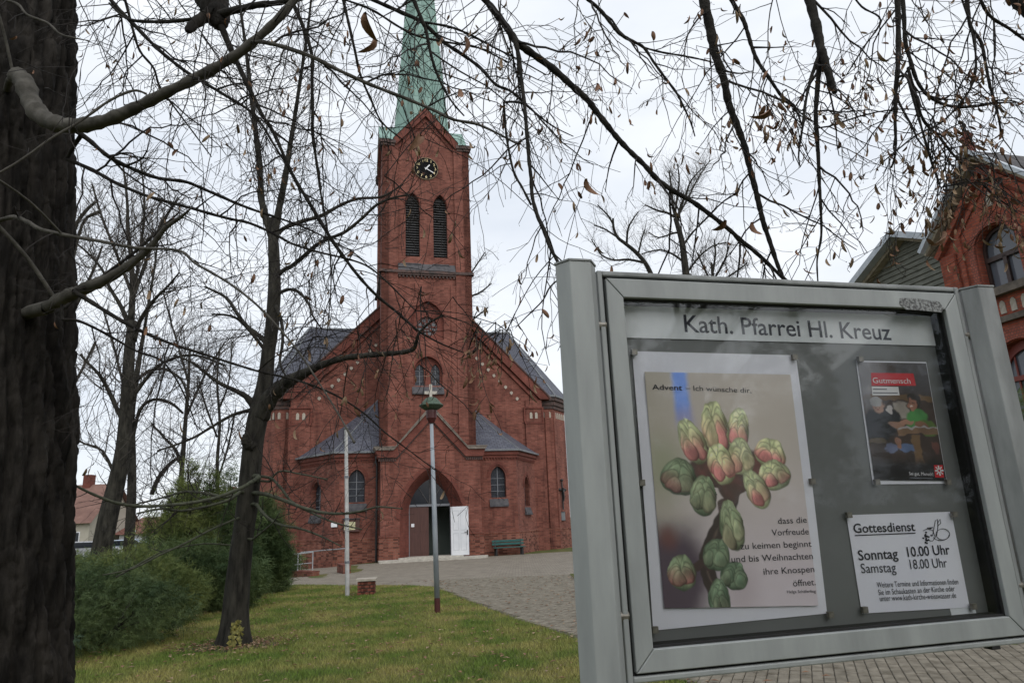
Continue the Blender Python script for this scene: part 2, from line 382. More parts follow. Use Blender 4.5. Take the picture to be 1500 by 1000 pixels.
# paving stones in staggered rows over the near part of the path
rng = random.Random(4)
RE = resamp(re_, 400); LE = resamp(le, 400)
def inside_path(x, y):
    lx = np.interp(y, [p[1] for p in le], [p[0] for p in le]); rx = np.interp(y, [p[1] for p in re_], [p[0] for p in re_])
    return lx + .03 < x < rx - .03
stones = []
ang = R(-22); ca, sa = math.cos(ang), math.sin(ang)
for i in range(-160, 200):
    for j in range(-30, 150):
        u = i * .112; v = j * .215 + (.1075 if i % 2 else 0)
        x = 1.5 + u * ca - v * sa; y = 1.0 + u * sa + v * ca
        if y > 22.4 or y < 1.2 or not inside_path(x, y): continue
        stones.append((x, y))
def stone_geo(L=.205, Wd=.104, h=.02, b=.008):
    v = []
    for (dx, z) in ((0, 0.0), (0, h - .006), (b, h)):
        for sx, sy in ((-1, -1), (1, -1), (1, 1), (-1, 1)): v.append((sx * (Wd / 2 - dx), sy * (L / 2 - dx), z))
    f = [(8, 9, 10, 11)]
    for r0 in (0, 4):
        for i in range(4): f.append((r0 + i, r0 + (i + 1) % 4, r0 + 4 + (i + 1) % 4, r0 + 4 + i))
    return v, f
def visible_near(p):
    q = CAM.T @ (np.array([p[0], p[1], 0]) - [0, 0, EYE]); 
    if q[2] < .5: return None
    return 750 + 1000 * q[0] / q[2], 500 + 1000 * q[1] / q[2]
vis = []
for k, p in enumerate(stones):
    q = visible_near(p)
    if q and 0 < q[0] < 1510 and q[1] < 1010 and (q[0] < 850 or q[1] > 955): vis.append((p[0] ** 2 + p[1] ** 2, k))
vis.sort(); single = set(k for _, k in vis[:298])
sv_, sf_ = stone_geo(); bm_ = MB(); bm_.add(sv_, sf_)
pave_parent = bpy.data.objects['path']
proto = None
rest = MB()
for k, (x, y) in enumerate(stones):
    rz = ang + rng.uniform(-.02, .02); z = .004 + gz(x, y) + rng.uniform(-.004, .003)
    if k in single:
        if proto is None: o = bm_.build('paving_stone', PAVE, pave_parent); proto = o
        else: o = proto.copy(); C.objects.link(o)
        o.location = (x, y, z); o.rotation_euler = (rng.uniform(-.02, .02), rng.uniform(-.02, .02), rz)
    else:
        c_, s_ = math.cos(rz), math.sin(rz)
        rest.add([(x + a * c_ - b * s_, y + a * s_ + b * c_, z + h) for a, b, h in sv_], sf_)
tag(rest.build('paving_field', PAVE, pave_parent), kind='stuff')

# grass blades on the lawns
def lawn_pts(n, x0, x1, y0, y1, rs, near_bias=1.0):
    r = np.random.RandomState(rs); out = []
    x = r.uniform(x0, x1, n * 3); y = y0 + (y1 - y0) * r.uniform(0, 1, n * 3) ** near_bias
    lx = np.interp(y, [p[1] for p in le], [p[0] for p in le])
    fy = np.interp(x, [p[0] for p in front], [p[1] for p in front])
    k = (x < lx - .0 + r.normal(0, .03, len(x))) & (y < fy + r.normal(0, .04, len(x)))
    return x[k][:n], y[k][:n], r
def blades(name, x, y, r, hmin, hmax, w, mat, parent=None):
    n = len(x); a = r.uniform(0, 2 * np.pi, n); h = r.uniform(hmin, hmax, n); lean = r.uniform(.1, 1.1, n) * h; b = r.uniform(0, 2 * np.pi, n)
    z = np.array([gz(p, q) for p, q in zip(x, y)])
    V = np.zeros((n, 3, 3)); ww = w * r.uniform(.6, 1.4, n)
    V[:, 0] = np.stack([x - np.cos(a) * ww, y - np.sin(a) * ww, z], 1); V[:, 1] = np.stack([x + np.cos(a) * ww, y + np.sin(a) * ww, z], 1)
    V[:, 2] = np.stack([x + np.cos(b) * lean, y + np.sin(b) * lean, z + h], 1)
    me = bpy.data.meshes.new(name); me.from_pydata(V.reshape(-1, 3).tolist(), [], np.arange(3 * n).reshape(-1, 3).tolist()); me.materials.append(mat)
    o = bpy.data.objects.new(name, me); C.objects.link(o); return o
x1_, y1_, r_ = lawn_pts(150000, -9.5, 2.4, 5.4, 13, 3, 1.0); 
x2_, y2_, _ = lawn_pts(110000, -12, 1.5, 13, 23.5, 5, 1.0)
o = blades('grass', np.r_[x1_, x2_], np.r_[y1_, y2_], r_, .02, .06, .0045, GRASSM)
tag(o, 'short green and yellowing lawn grass around the street tree', 'grass', kind='stuff')
# small patches of grass right of the path
r_ = np.random.RandomState(8); x = r_.uniform(1.3, 9, 30000); y = r_.uniform(17, 30, 30000)
rx = np.interp(y, [p[1] for p in re_], [p[0] for p in re_]); fy = np.interp(x, [p[0] for p in front], [p[1] for p in front]); k = (x > rx) & (y < fy)
tag(blades('grass', x[k], y[k], r_, .02, .06, .006, GRASSM), 'green lawn corner beside the right edge of the paved path', 'grass', kind='stuff')

# ================================================================== CHURCH
YAW = R(14.267842)
church = thing('church', (-4.56287, 36.78292, 0), 'red brick church with green copper spire, clock tower and gabled portal behind the lawn', 'church', rz=YAW)
FX = frame
def fr(y): return frame((0, y, 0), (1, 0, 0))
GB = -.7
# --- portal
LCOP = noise_mat('weathered_drip', (.16, .135, .115), (.28, .25, .215), scale=4, rough=.9)
COPE = noise_mat('mossy_coping', (.10, .085, .07), (.22, .19, .16), scale=4, rough=.9)
F0 = fr(0.0)
m = MB()
door_h = arch(0, 3.32, .0, 1.97, 4.62, 12); door_i = arch(0, 2.2, .0, 2.3, 4.02, 12)
m.panel(F0, [(-2.65, GB), (2.65, GB), (2.65, 5.25), (1.9, 5.25), (0, 7.3), (-1.9, 5.25), (-2.65, 5.25)], [door_h], .85, 0, 1, [door_i])
m.add([(-2.65, 0, GB), (-2.65, 1.1, GB), (-2.65, 1.1, 5.25), (-2.65, 0, 5.25)], [(3, 2, 1, 0)])
m.add([(2.65, 0, GB), (2.65, 1.1, GB), (2.65, 1.1, 5.25), (2.65, 0, 5.25)], [(0, 1, 2, 3)])
m.build('portal_wall', [BR, BRD], church)
for u0, u1 in ((-2.72, -1.68), (1.68, 2.72)):
    m = MB(); m.fbox(F0, u0, u1, GB, 1.08, -.1, .07); m.build('portal_plinth', BRP, church)
    m = MB(); m.fbox(F0, u0 - .03, u1 + .03, 1.08, 1.16, -.05, .10); m.build('plinth_moulding', BR, church)
m = MB()
for w, h0, d in ((3.7, .2, .05), (3.44, .07, .025)):
    band(m, F0, arch_top(0, w, 1.97, 4.62 + h0, 14), arch_top(0, 3.30, 1.97, 4.60, 14), .0, d)
# stepped orders inside the splayed reveal
for k, (w, zt_, zs_, dd) in enumerate(((3.12, 4.50, 2.02, -.14), (2.84, 4.36, 2.10, -.36), (2.56, 4.22, 2.18, -.58))):
    band(m, F0, arch_top(0, w + .22, zs_, zt_ + .16, 14), arch_top(0, w, zs_, zt_, 14), dd - .2, dd)
    for sx in (-1, 1):
        u = sx * (w / 2 + .055); m.fbox(F0, u - .055, u + .055, 0.0, zs_, dd - .2, dd)
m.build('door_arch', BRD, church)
m = MB()
outer = [(-2.92, 5.5), (-2.0, 5.5), (0, 7.68), (2.0, 5.5), (2.92, 5.5)]; inn = [(-2.8, 5.12), (-1.84, 5.12), (0, 7.12), (1.84, 5.12), (2.8, 5.12)]
band(m, F0, outer, inn, -1.15, .16)
m.build('portal_gable_moulding', BRD, church)
m = MB()
o2 = [(-3.02, 5.66), (-1.93, 5.66), (0, 7.86), (1.93, 5.66), (3.02, 5.66)]; band(m, F0, o2, outer, -1.15, .26)
m.build('portal_gable_coping', COPE, church)
m = MB(); o3 = [(-3.04, 5.69), (-1.92, 5.69), (0, 7.90), (1.92, 5.69), (3.04, 5.69)]; band(m, F0, o3, o2, -1.15, .29); m.build('portal_gable_drip', LCOP, church)
m = MB()
i2 = [(-2.76, 5.06), (-1.80, 5.06), (0, 7.04), (1.80, 5.06), (2.76, 5.06)]; band(m, F0, inn, i2, -.02, .07)
for k in range(9):
    for sx in (-1, 1): u = sx * (1.9 + k * .105); m.fbox(F0, u - .03, u + .03, 4.93, 5.06, 0, .09)
m.build('portal_gable_shadow_course', DKC, church)
cr_ = MB(); cy_ = -.05
cr_.box(-.11, .11, cy_ - .09, cy_ + .09, 7.7, 8.05); cr_.box(-.07, .07, cy_ - .07, cy_ + .07, 8.05, 9.05); cr_.box(-.34, .34, cy_ - .065, cy_ + .065, 8.5, 8.66)
cr_.build('stone_cross', STONE, church)
# interior behind the doorway
m = MB(); m.add([(-2, .95, 0), (2, .95, 0), (2, 4, 0), (-2, 4, 0), (-2, .95, 4.6), (2, .95, 4.6), (2, 4, 4.6), (-2, 4, 4.6)], [(0, 1, 2, 3), (7, 6, 5, 4), (2, 6, 7, 3), (1, 5, 6, 2), (3, 7, 4, 0)])
m.build('vestibule', INTER, church)
m = MB(); m.fbox(F0, -1.13, 1.13, 2.58, 2.70, -.95, -.82); m.fbox(F0, -1.16, -1.08, 0, 2.6, -.95, -.83); m.fbox(F0, 1.08, 1.16, 0, 2.6, -.95, -.83)
df = m.build('door_frame', FRAMEG, church)
m = MB(); ta = arch_top(0, 2.16, 2.7, 4.0, 12); m.prism(F0, ta, -.92, -.90); m.build('tympanum_window', GLASSD, church)
m = MB(); m.fbox(F0, -.03, .03, 2.7, 3.97, -.90, -.86)
for sx in (-1, 1): m.bar(F0(sx * .05, 2.72, -.88), F0(sx * .62, 3.62, -.88), .04)
m.build('tympanum_glazing_bar', LOUV, church)
m = MB(); m.fbox(F0, -1.08, -.06, .02, 2.58, -.93, -.87)
dl = m.build('door_leaf', DOORB, church, label='closed brown left door leaf')
m = MB(); m.fbox(F0, -.98, -.62, .2, 1.15, -.87, -.855); m.fbox(F0, -.52, -.16, .2, 1.15, -.87, -.855); m.fbox(F0, -.98, -.62, 1.3, 2.4, -.87, -.855); m.fbox(F0, -.52, -.16, 1.3, 2.4, -.87, -.855)
m.build('door_panel', DOORB, dl)
m = MB(); m.fbox(F0, -.99, -.83, 1.55, 1.72, -.87, -.845); m.build('paper_note', WHITEP, dl)
fd = frame((.98, -.12, 0), (math.cos(R(-20)), math.sin(R(-20)), 0))
m = MB(); m.fbox(fd, 0, .93, .06, 2.5, -.03, .03)
dw = m.build('door_leaf', WHITEP, church, label='white right door leaf swung open outwards')
m = MB()
for a, b in ((.3, 1.15), (1.3, 2.3)): 
    for u0, u1 in ((.12, .42), (.51, .81)):
        m.fbox(fd, u0, u1, a, a + .02, .03, .036); m.fbox(fd, u0, u1, b - .02, b, .03, .036); m.fbox(fd, u0, u0 + .02, a, b, .03, .036); m.fbox(fd, u1 - .02, u1, a, b, .03, .036)
m.build('door_panel_edging', WHITEM, dw)
m = MB(); m.fbox(fd, .84, .90, 1.05, 1.3, .03, .045); m.bar(fd(.87, 1.2, .08), fd(.72, 1.2, .08), .025); m.bar(fd(.87, 1.2, .03), fd(.87, 1.2, .09), .02); m.build('door_handle', BLACK, dw)
# steps
m = MB(); sl = [(-2.75, -.92), (2.15, -.92), (2.5, -.84), (2.78, -.6), (2.9, -.2), (2.9, .02), (-2.75, .02)]
n = len(sl); m.add([(x, y, -.01) for x, y in sl] + [(x, y, -.35) for x, y in sl], [tuple(range(n))] + [(i, i + n, (i + 1) % n + n, (i + 1) % n) for i in range(n)])
m.build('entrance_slab', STONE, church)
m = MB(); m.box(-1.75, 1.55, -.48, .85, -.012, .055); m.box(-1.2, 1.2, -.1, .9, .055, .06); m.build('door_step', STONE, church)

# --- tower: same elevation on its four sides
TC = Vector((0, 3.65, 0)); TH = 2.53
tw = MB(); pil = MB(); cor = MB(); cop = MB(); gb = MB(); sill = MB(); cap = MB()
for k in range(4):
    q = k * math.pi / 2; t = Vector((math.cos(q), math.sin(q), 0)); nrm = t.cross(Vector((0, 0, 1)))
    F = frame(TC + nrm * TH, t)
    w1 = arch(-.83, .84, 16.95, 20.25, 21.05, 7); w2 = arch(.83, .84, 16.95, 20.25, 21.05, 7)
    if k == 0:
        holes = [w1, w2, arch(0, 1.9, 11.9, 12.95, 14.2, 9), arch(0, 1.64, 9.2, 9.95, 10.9, 9)]; dep = [.35, .35, .16, .2]
    else: holes = [w1, w2]; dep = [.35, .35]
    tw.panel(F, [(-TH, GB if k != 0 else 5), (TH, GB if k != 0 else 5), (TH, 24.3), (1.9, 24.3), (0, 26.45), (-1.9, 24.3), (-TH, 24.3)], holes, dep)
    for s_ in (-1, 1):
        a, b = (1.7, 2.65) if s_ > 0 else (-2.65, -1.7)
        pil = MB(); pil.fbox(F, a, b, GB if k != 0 else 5, 24.2, -.3, .12)
        a, b = (1.38, 1.7) if s_ > 0 else (-1.7, -1.38)
        pil.fbox(F, a, b, 7.6, 15.2, -.05, .06); pil.build('corner_pilaster', BR, church)
    cor = MB(); cor.fbox(F, -2.78, 2.78, 15.86, 16.02, -.1, .2); cor.fbox(F, -1.7, 1.7, 15.74, 15.86, -.1, .14)
    for i in range(16): u = -1.6 + i * .213; cor.fbox(F, u - .05, u + .05, 15.62, 15.74, -.1, .10)
    cor.build('tower_cornice', DKC, church)
    # sloping slate sill under the bell openings
    P = [F(-1.68, 16.02, .18), F(1.68, 16.02, .18), F(1.68, 16.5, 0.002), F(-1.68, 16.5, 0.002)]
    sill.add(P, [(0, 1, 2, 3)])
    for c_ in (-.83, .83):
        P = [F(c_ - .5, 16.45, .06), F(c_ + .5, 16.45, .06), F(c_ + .42, 16.96, -.3), F(c_ - .42, 16.96, -.3)]; sill.add(P, [(0, 1, 2, 3)])
        sill.add([F(c_ - .5, 16.3, .1), F(c_ - .5, 16.45, .06), F(c_ - .42, 16.96, -.3), F(c_ - .5, 16.3, -.1)], [(0, 1, 2, 3)])
    band(gb, F, [(-1.98, 24.55), (0, 26.85), (1.98, 24.55)], [(-1.85, 24.12), (0, 26.3), (1.85, 24.12)], -.3, .2)
    band(gb, F, [(-1.82, 24.0), (0, 26.1), (1.82, 24.0)], [(-1.76, 23.86), (0, 25.93), (1.76, 23.86)], -.02, .07)
    for s_ in (-1, 1):
        a, b = (1.85, 2.8) if s_ > 0 else (-2.8, -1.85)
        cor = MB(); cor.fbox(F, a, b, 24.2, 24.42, -.3, .24); cor.fbox(F, min(a, b) + .06, max(a, b) - .06, 24.05, 24.2, -.2, .17); cor.build('eaves_block', DKC, church)
    # gable roof running back to the spire
    for s_ in (-1, 1):
        P = [F(s_ * 2.02, 24.55, .24), F(0, 26.93, .24), F(0, 26.93, -2.5), F(s_ * 2.02, 24.55, -2.5)]
        cop.add(P, [(0, 1, 2, 3)] if s_ < 0 else [(3, 2, 1, 0)])
        cop.add([F(s_ * 1.95, 24.42, .26), F(s_ * 2.82, 24.42, .26), F(s_ * 2.82, 24.42, -.4), F(s_ * 1.8, 24.62, -.4)], [(0, 1, 2, 3)])
    # arched hood moulds over bell openings
    for c_ in (-.83, .83): band(gb, F, arch_top(c_, 1.02, 20.25, 21.2, 8), arch_top(c_, .86, 20.25, 21.06, 8), -.01, .04)
tw.build('tower_wall', BR, church); 
gb.build('tower_gable_moulding', BRD, church); cop.build('tower_gable_roof', COP, church); sill.build('belfry_sill', SILLD, church)
# louvred bell openings: each slat its own piece
lm = MB(); lm.add([(-.41, 0, 0), (.41, 0, 0), (.41, .14, .11), (-.41, .14, .11), (-.41, 0, -.02), (.41, 0, -.02), (.41, .14, .09), (-.41, .14, .09)], [(0, 1, 2, 3), (7, 6, 5, 4), (4, 5, 1, 0), (3, 2, 6, 7)])
lprot = None
for k in range(4):
    q = k * math.pi / 2; t = Vector((math.cos(q), math.sin(q), 0)); nrm = t.cross(Vector((0, 0, 1))); F = frame(TC + nrm * TH, t)
    for c_ in (-.83, .83):
        mm = MB(); mm.prism(F, arch(c_, .86, 16.9, 20.25, 21.06, 7), -.40, -.36)
        w_ = mm.build('belfry_window', BLACK, church)
        if k in (0, 3):
            for i in range(24):
                z = 17.0 + i * .16; hw = 1.0
                if z > 20.3: hw = max(.15, 1 - ((z - 20.25) / .85) ** 1.6)
                if lprot is None: s_ = lm.build('louvre', LOUV, w_); lprot = s_
                else: s_ = lprot.copy(); C.objects.link(s_); s_.parent = w_
                s_.location = F(c_, z, -.22); s_.rotation_euler = (0, 0, q); s_.scale = (hw, 1, 1)
# lower tower openings
FT = frame((0, 1.12, 0), (1, 0, 0))
rose = [(.6 * math.cos(a * math.pi / 12), 12.72 + .6 * math.sin(a * math.pi / 12)) for a in range(24)]
m = MB(); m.panel(FT, arch(0, 1.9, 11.9, 12.95, 14.2, 9), [rose], .15, 0, 0, None, -.16); 
m.panel(FT, arch(0, 1.64, 9.2, 9.95, 10.9, 9), [arch(-.45, .5, 9.22, 10.05, 10.5, 5), arch(.45, .5, 9.22, 10.05, 10.5, 5)], .12, 0, 0, None, -.2)
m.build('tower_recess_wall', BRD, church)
m = MB(); m.prism(FT, rose, -.33, -.30); rw = m.build('rose_window', GLASSD, church)
m = MB()
for a in range(8):
    c_, s_ = math.cos(a * math.pi / 4), math.sin(a * math.pi / 4)
    m.bar(FT(.12 * c_, 12.72 + .12 * s_, -.27), FT(.6 * c_, 12.72 + .6 * s_, -.27), .05, .05)
    rr = [FT(.42 * math.cos((a + .5) * math.pi / 4) + .14 * math.cos(b * math.pi / 5), 12.72 + .42 * math.sin((a + .5) * math.pi / 4) + .14 * math.sin(b * math.pi / 5), -.27) for b in range(11)]
    m.tube(rr, .022, 4)
m.tube([FT(.13 * math.cos(b * math.pi / 6), 12.72 + .13 * math.sin(b * math.pi / 6), -.27) for b in range(13)], .03, 4)
m.build('tracery', BRD, rw)
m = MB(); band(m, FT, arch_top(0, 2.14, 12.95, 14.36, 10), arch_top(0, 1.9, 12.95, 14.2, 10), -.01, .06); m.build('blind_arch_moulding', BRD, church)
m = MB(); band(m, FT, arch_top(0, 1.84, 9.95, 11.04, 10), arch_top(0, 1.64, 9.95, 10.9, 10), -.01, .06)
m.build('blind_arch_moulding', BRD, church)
for c_ in (-.45, .45):
    m = MB(); m.prism(FT, arch(c_, .5, 9.22, 10.05, 10.5, 5), -.33, -.31); w_ = m.build('lancet_window', GLASSV, church)
    m = MB(); m.fbox(FT, c_ - .015, c_ + .015, 9.25, 10.45, -.31, -.28)
    for z in (9.5, 9.8, 10.1): m.fbox(FT, c_ - .24, c_ + .24, z - .01, z + .01, -.31, -.29)
    m.build('glazing_bar', FRAMEG, w_)
m = MB(); m.add([FT(-.9, 8.78, .18), FT(.9, 8.78, .18), FT(.9, 9.24, -.05), FT(-.9, 9.24, -.05), FT(-.9, 8.7, .18), FT(.9, 8.7, .18), FT(-.9, 8.7, 0), FT(.9, 8.7, 0)], [(0, 1, 2, 3), (4, 5, 1, 0), (6, 7, 5, 4)])
m.build('lancet_sill', SILLD, church)
# clock
FC = frame((0, 1.12, 0), (1, 0, 0)); cz = 22.72
m = MB(); m.prism(FC, [(.70 * math.cos(a * math.pi / 20), cz + .70 * math.sin(a * math.pi / 20)) for a in range(40)], 0, .06)
ck = m.build('clock', CLKF, church)
m = MB(); c1_ = [(.745 * math.cos(a * math.pi / 20), cz + .745 * math.sin(a * math.pi / 20)) for a in range(41)]; c2_ = [(.715 * math.cos(a * math.pi / 20), cz + .715 * math.sin(a * math.pi / 20)) for a in range(41)]
band(m, FC, c1_, c2_, 0, .075); m.build('clock_rim', GOLD, ck)
for h in range(1, 13):
    me = text_mesh(str(h), .25, .012); me.materials.append(GOLDN); o = bpy.data.objects.new('numeral', me); C.objects.link(o); o.parent = ck
    a = math.pi / 2 - h * math.pi / 6; w = max(v.co.x for v in me.vertices)
    p = FC(.56 * math.cos(a) - w / 2, cz + .56 * math.sin(a) - .078, .066); o.location = p; o.rotation_euler = (math.pi / 2, 0, 0)
for nm, a, L, w in (('hour_hand', R(90 - 40), .34, .07), ('minute_hand', R(90 - 120), .52, .05)):
    m = MB(); m.bar(FC(-.1 * math.cos(a), cz - .1 * math.sin(a), .085), FC(L * math.cos(a), cz + L * math.sin(a), .085), .01, w, up=(0, 0, 1)); m.build(nm, WHITEI, ck)
# spire
m = MB(); HW0 = 1.87; zb, zt = 24.4, 48.6
def octp(h, z): return [(TC.x + h / math.cos(math.pi / 8) * math.cos(math.pi / 8 + a * math.pi / 4), TC.y + h / math.cos(math.pi / 8) * math.sin(math.pi / 8 + a * math.pi / 4), z) for a in range(8)]
lv = [(HW0, zb), (HW0 * (1 - (31 - zb) / (zt - zb)), 31), (HW0 * (1 - (38 - zb) / (zt - zb)), 38), (.03, zt)]
for h, z in lv: m.v.extend(octp(h, z))
for j in range(3):
    for i in range(8): m.f.append((j * 8 + i, j * 8 + (i + 1) % 8, j * 8 + 8 + (i + 1) % 8, j * 8 + 8 + i)); m.mi.append(0)
m.build('spire', COP, church)
m = MB()
for i in range(8):
    a = Vector(octp(HW0 + .01, zb)[i]); b = Vector(octp(.04, zt)[i]); m.bar(a, b, .07, .05)
m.build('spire_hip_seam', COP, church)
m = MB(); m.lathe((0, 3.65, zt), [(.06, 0), (.06, .5), (.28, .75), (.28, .95), (.06, 1.2), (.03, 2.8)], 10); m.box(-.5, .5, 3.6, 3.7, zt + 2.1, zt + 2.2)
m.build('spire_cross', GOLD, church)

# --- nave front
NY = 4.4; FN = fr(NY); m = MB()
m.panel(FN, [(-7.6, GB), (7.6, GB), (7.6, 9.1), (0, 16.9), (-7.6, 9.1)], [], .1)
m.add([(7.6, NY, GB), (7.6, 30, GB), (7.6, 30, 9), (7.6, NY, 9)], [(0, 1, 2, 3)]); m.add([(-7.6, NY, GB), (-7.6, 30, GB), (-7.6, 30, 9), (-7.6, NY, 9)], [(3, 2, 1, 0)])
m.add([(-7.6, 30, GB), (7.6, 30, GB), (7.6, 30, 9), (0, 30, 16.8), (-7.6, 30, 9)], [(4, 3, 2, 1, 0)])
m.build('nave_wall', BR, church)
for s_ in (-1, 1): m = MB(); a, b = sorted((s_ * 6.45, s_ * 7.62)); m.fbox(FN, a, b, GB, 7.55, -.1, .14); m.fbox(FN, a + .06, b - .06, 7.55, 8.95, -.1, .1); m.build('nave_corner_pilaster', BR, church)
m = MB()
for s_ in (-1, 1):
    a, b = sorted((s_ * 6.4, s_ * 7.66)); m.fbox(FN, a, b, 7.45, 7.56, -.1, .17); m.fbox(FN, a, b, 8.42, 8.5, -.1, .17)
    for v in (6.42, 7.6): u = s_ * v; m.fbox(FN, u - .05, u + .05, 7.56, 8.42, -.1, .16)
outer = [(-8.1, 9.0), (-7.9, 9.28), (0, 17.34), (7.9, 9.28), (8.1, 9.0)]; inn = [(-7.5, 9.0), (-7.45, 9.02), (0, 16.62), (7.45, 9.02), (7.5, 9.0)]
band(m, FN, outer, inn, -.5, .2)
band(m, FN, [(-7.3, 8.95), (0, 16.4), (7.3, 8.95)], [(-7.2, 8.85), (0, 16.2), (7.2, 8.85)], -.05, .12)
m.build('nave_gable_moulding', BRD, church)
m = MB(); band(m, FN, [(-8.2, 9.05), (-7.95, 9.34), (0, 17.45), (7.95, 9.34), (8.2, 9.05)], outer, -.6, .26); m.build('nave_gable_coping', DKC, church)
# pale plastered niches: parts
npt = MB(); npt.prism(frame((0, 0, 0), (1, 0, 0)), arch(0, .17, -.2, .08, .2, 4), -.02, .02)
sq = MB(); sq.prism(frame((0, 0, 0), (1, 0, 0)), [(-.095, 0), (0, -.1), (.095, 0), (.095, .08), (0, .15), (-.095, .08)], -.02, .02)
nproto = {}
def niche(kind, loc, rz=0):
    if kind not in nproto: o = (npt if kind == 'a' else sq).build('niche', LIGHTP, church); nproto[kind] = o
    else: o = nproto[kind].copy(); C.objects.link(o)
    o.location = loc; o.rotation_euler = (0, 0, rz)
for s_ in (-1, 1):
    for u in (6.83, 7.17): niche('a', (s_ * u, NY - .115, 7.98))
    for k in range(10): u = 6.0 - k * .36; niche('s', (s_ * u, NY - .02, 9.02 + k * .367))
# --- bays (stair aisles) on both sides of the tower
for s_ in (-1, 1):
    A = Vector((s_ * 2.6, 1.2, 0)); B = Vector((s_ * 4.95, 1.2, 0)); D = Vector((s_ * 6.95, 4.4, 0))
    if s_ > 0: segs = [(A, B), (B, D)]
    else: segs = [(B, A), (D, B)]
    wl = MB(); pl = MB(); cm = MB(); rm = MB()
    for i, (p, q) in enumerate(segs):
        F = frame(p, q - p); L = (q - p).length; front_ = (i == 0)
        if front_: cx = (3.89 - 2.6) if s_ > 0 else (4.95 - 3.84); hole = arch(cx, .86, 2.94, 4.05, 4.66, 7); z0 = 2.94
        else: cx = L * .5; hole = arch(cx, .95, 2.45, 3.5, 4.15, 7); z0 = 2.45
        if i == 0 and s_ < 0: pass
        wl.panel(F, [(0, GB), (L, GB), (L, 5.3), (0, 5.3)], [hole], .28)
        ih = [(u, v) for u, v in hole]
        g = MB(); g.prism(F, hole, -.30, -.27); gw = g.build('arched_window', GLASSV, church)
        g = MB(); g.fbox(F, cx - .02, cx + .02, z0, hole[len(hole) // 2 + 1][1] - .02, -.27, -.23)
        for zz in (.35, .7, 1.05): g.fbox(F, cx - .4, cx + .4, z0 + zz - .012, z0 + zz + .012, -.27, -.24)
        g.build('glazing_bar', FRAMEG, gw)
        w_ = hole[1][0] - hole[0][0]; zs_ = hole[2][1]; zt_ = max(v for u, v in hole)
        g = MB(); band(g, F, arch_top(cx, w_ + .42, zs_, zt_ + .27, 8), arch_top(cx, w_ + .16, zs_, zt_ + .1, 8), -.01, .035); band(g, F, arch_top(cx, w_ + .16, zs_, zt_ + .1, 8), arch_top(cx, w_ + .0, zs_, zt_ + .0, 8), -.1, -.04)
        g.build('window_hood', BRD, church)
        g = MB(); g.add([F(cx - w_ / 2 - .1, z0 - .42, .13), F(cx + w_ / 2 + .1, z0 - .42, .13), F(cx + w_ / 2 + .1, z0 - .02, -.02), F(cx + w_ / 2 - .02, z0 + .03, -.26), F(cx - w_ / 2 + .02, z0 + .03, -.26), F(cx - w_ / 2 - .1, z0 - .02, -.02),
               F(cx - w_ / 2 - .1, z0 - .50, .13), F(cx + w_ / 2 + .1, z0 - .50, .13), F(cx + w_ / 2 + .1, z0 - .5, 0), F(cx - w_ / 2 - .1, z0 - .5, 0)],
              [(0, 1, 2, 5), (5, 2, 3, 4), (6, 7, 1, 0), (9, 8, 7, 6), (1, 7, 8, 2), (0, 5, 9, 6)])
        g.build('window_sill', SILLD, church)
        pl.fbox(F, -.03, L + .03, GB, 1.02, -.1, .06); pl.fbox(F, -.05, L + .05, 1.02, 1.1, -.1, .09)
        # corner buttress strips, eaves course with dentils
        cm.fbox(F, -.08, L + .08, 5.28, 5.52, -.1, .16); cm.fbox(F, -.04, L + .04, 5.12, 5.28, -.1, .08)
        nd = int(L / .16)
        for k in range(nd): u = (k + .5) * L / nd; cm.fbox(F, u - .035, u + .035, 5.02, 5.12, -.1, .07)
    wl.build('bay_wall', BR, church); pl.build('bay_plinth', BRP, church); cm.build('bay_cornice', BRD, church)
    # concave slate roof, two facets with hip
    root = Vector((s_ * 2.62, 4.42, 8.95)); rt = Vector((s_ * 2.62, .98, 5.56)); hb = Vector((s_ * 5.1, .98, 5.56)); he = Vector((s_ * 7.25, 4.42, 5.56))
    rt_top = Vector((s_ * 2.62, 4.42, 8.45))
    def sag(a, b, t): p = a.lerp(b, t); p = p.copy(); p.z -= .14 * math.sin(math.pi * t); return p
    N_ = 8
    rails = [[sag(e, root, i / N_) for i in range(N_ + 1)] for e in (rt, rt.lerp(hb, .5), hb, hb.lerp(he, .5), he)]
    for r0 in range(4):
        a_, b_ = rails[r0], rails[r0 + 1]; mi = 0 if r0 < 2 else 1
        for i in range(N_): rm.add([a_[i], b_[i], b_[i + 1], a_[i + 1]], [(0, 1, 2, 3)] if s_ > 0 else [(3, 2, 1, 0)], mi)
    rm.build('bay_roof', [SLATE, SLATE], church)
    g = MB(); g.tube(rails[2], .04, 5)
    g.bar(rt + Vector((0, 0, -.02)), hb + Vector((0, 0, -.02)), .1, .1); g.bar(hb + Vector((0, 0, -.02)), he + Vector((0, 0, -.02)), .1, .1)
    g.build('roof_gutter', ZINC, church)
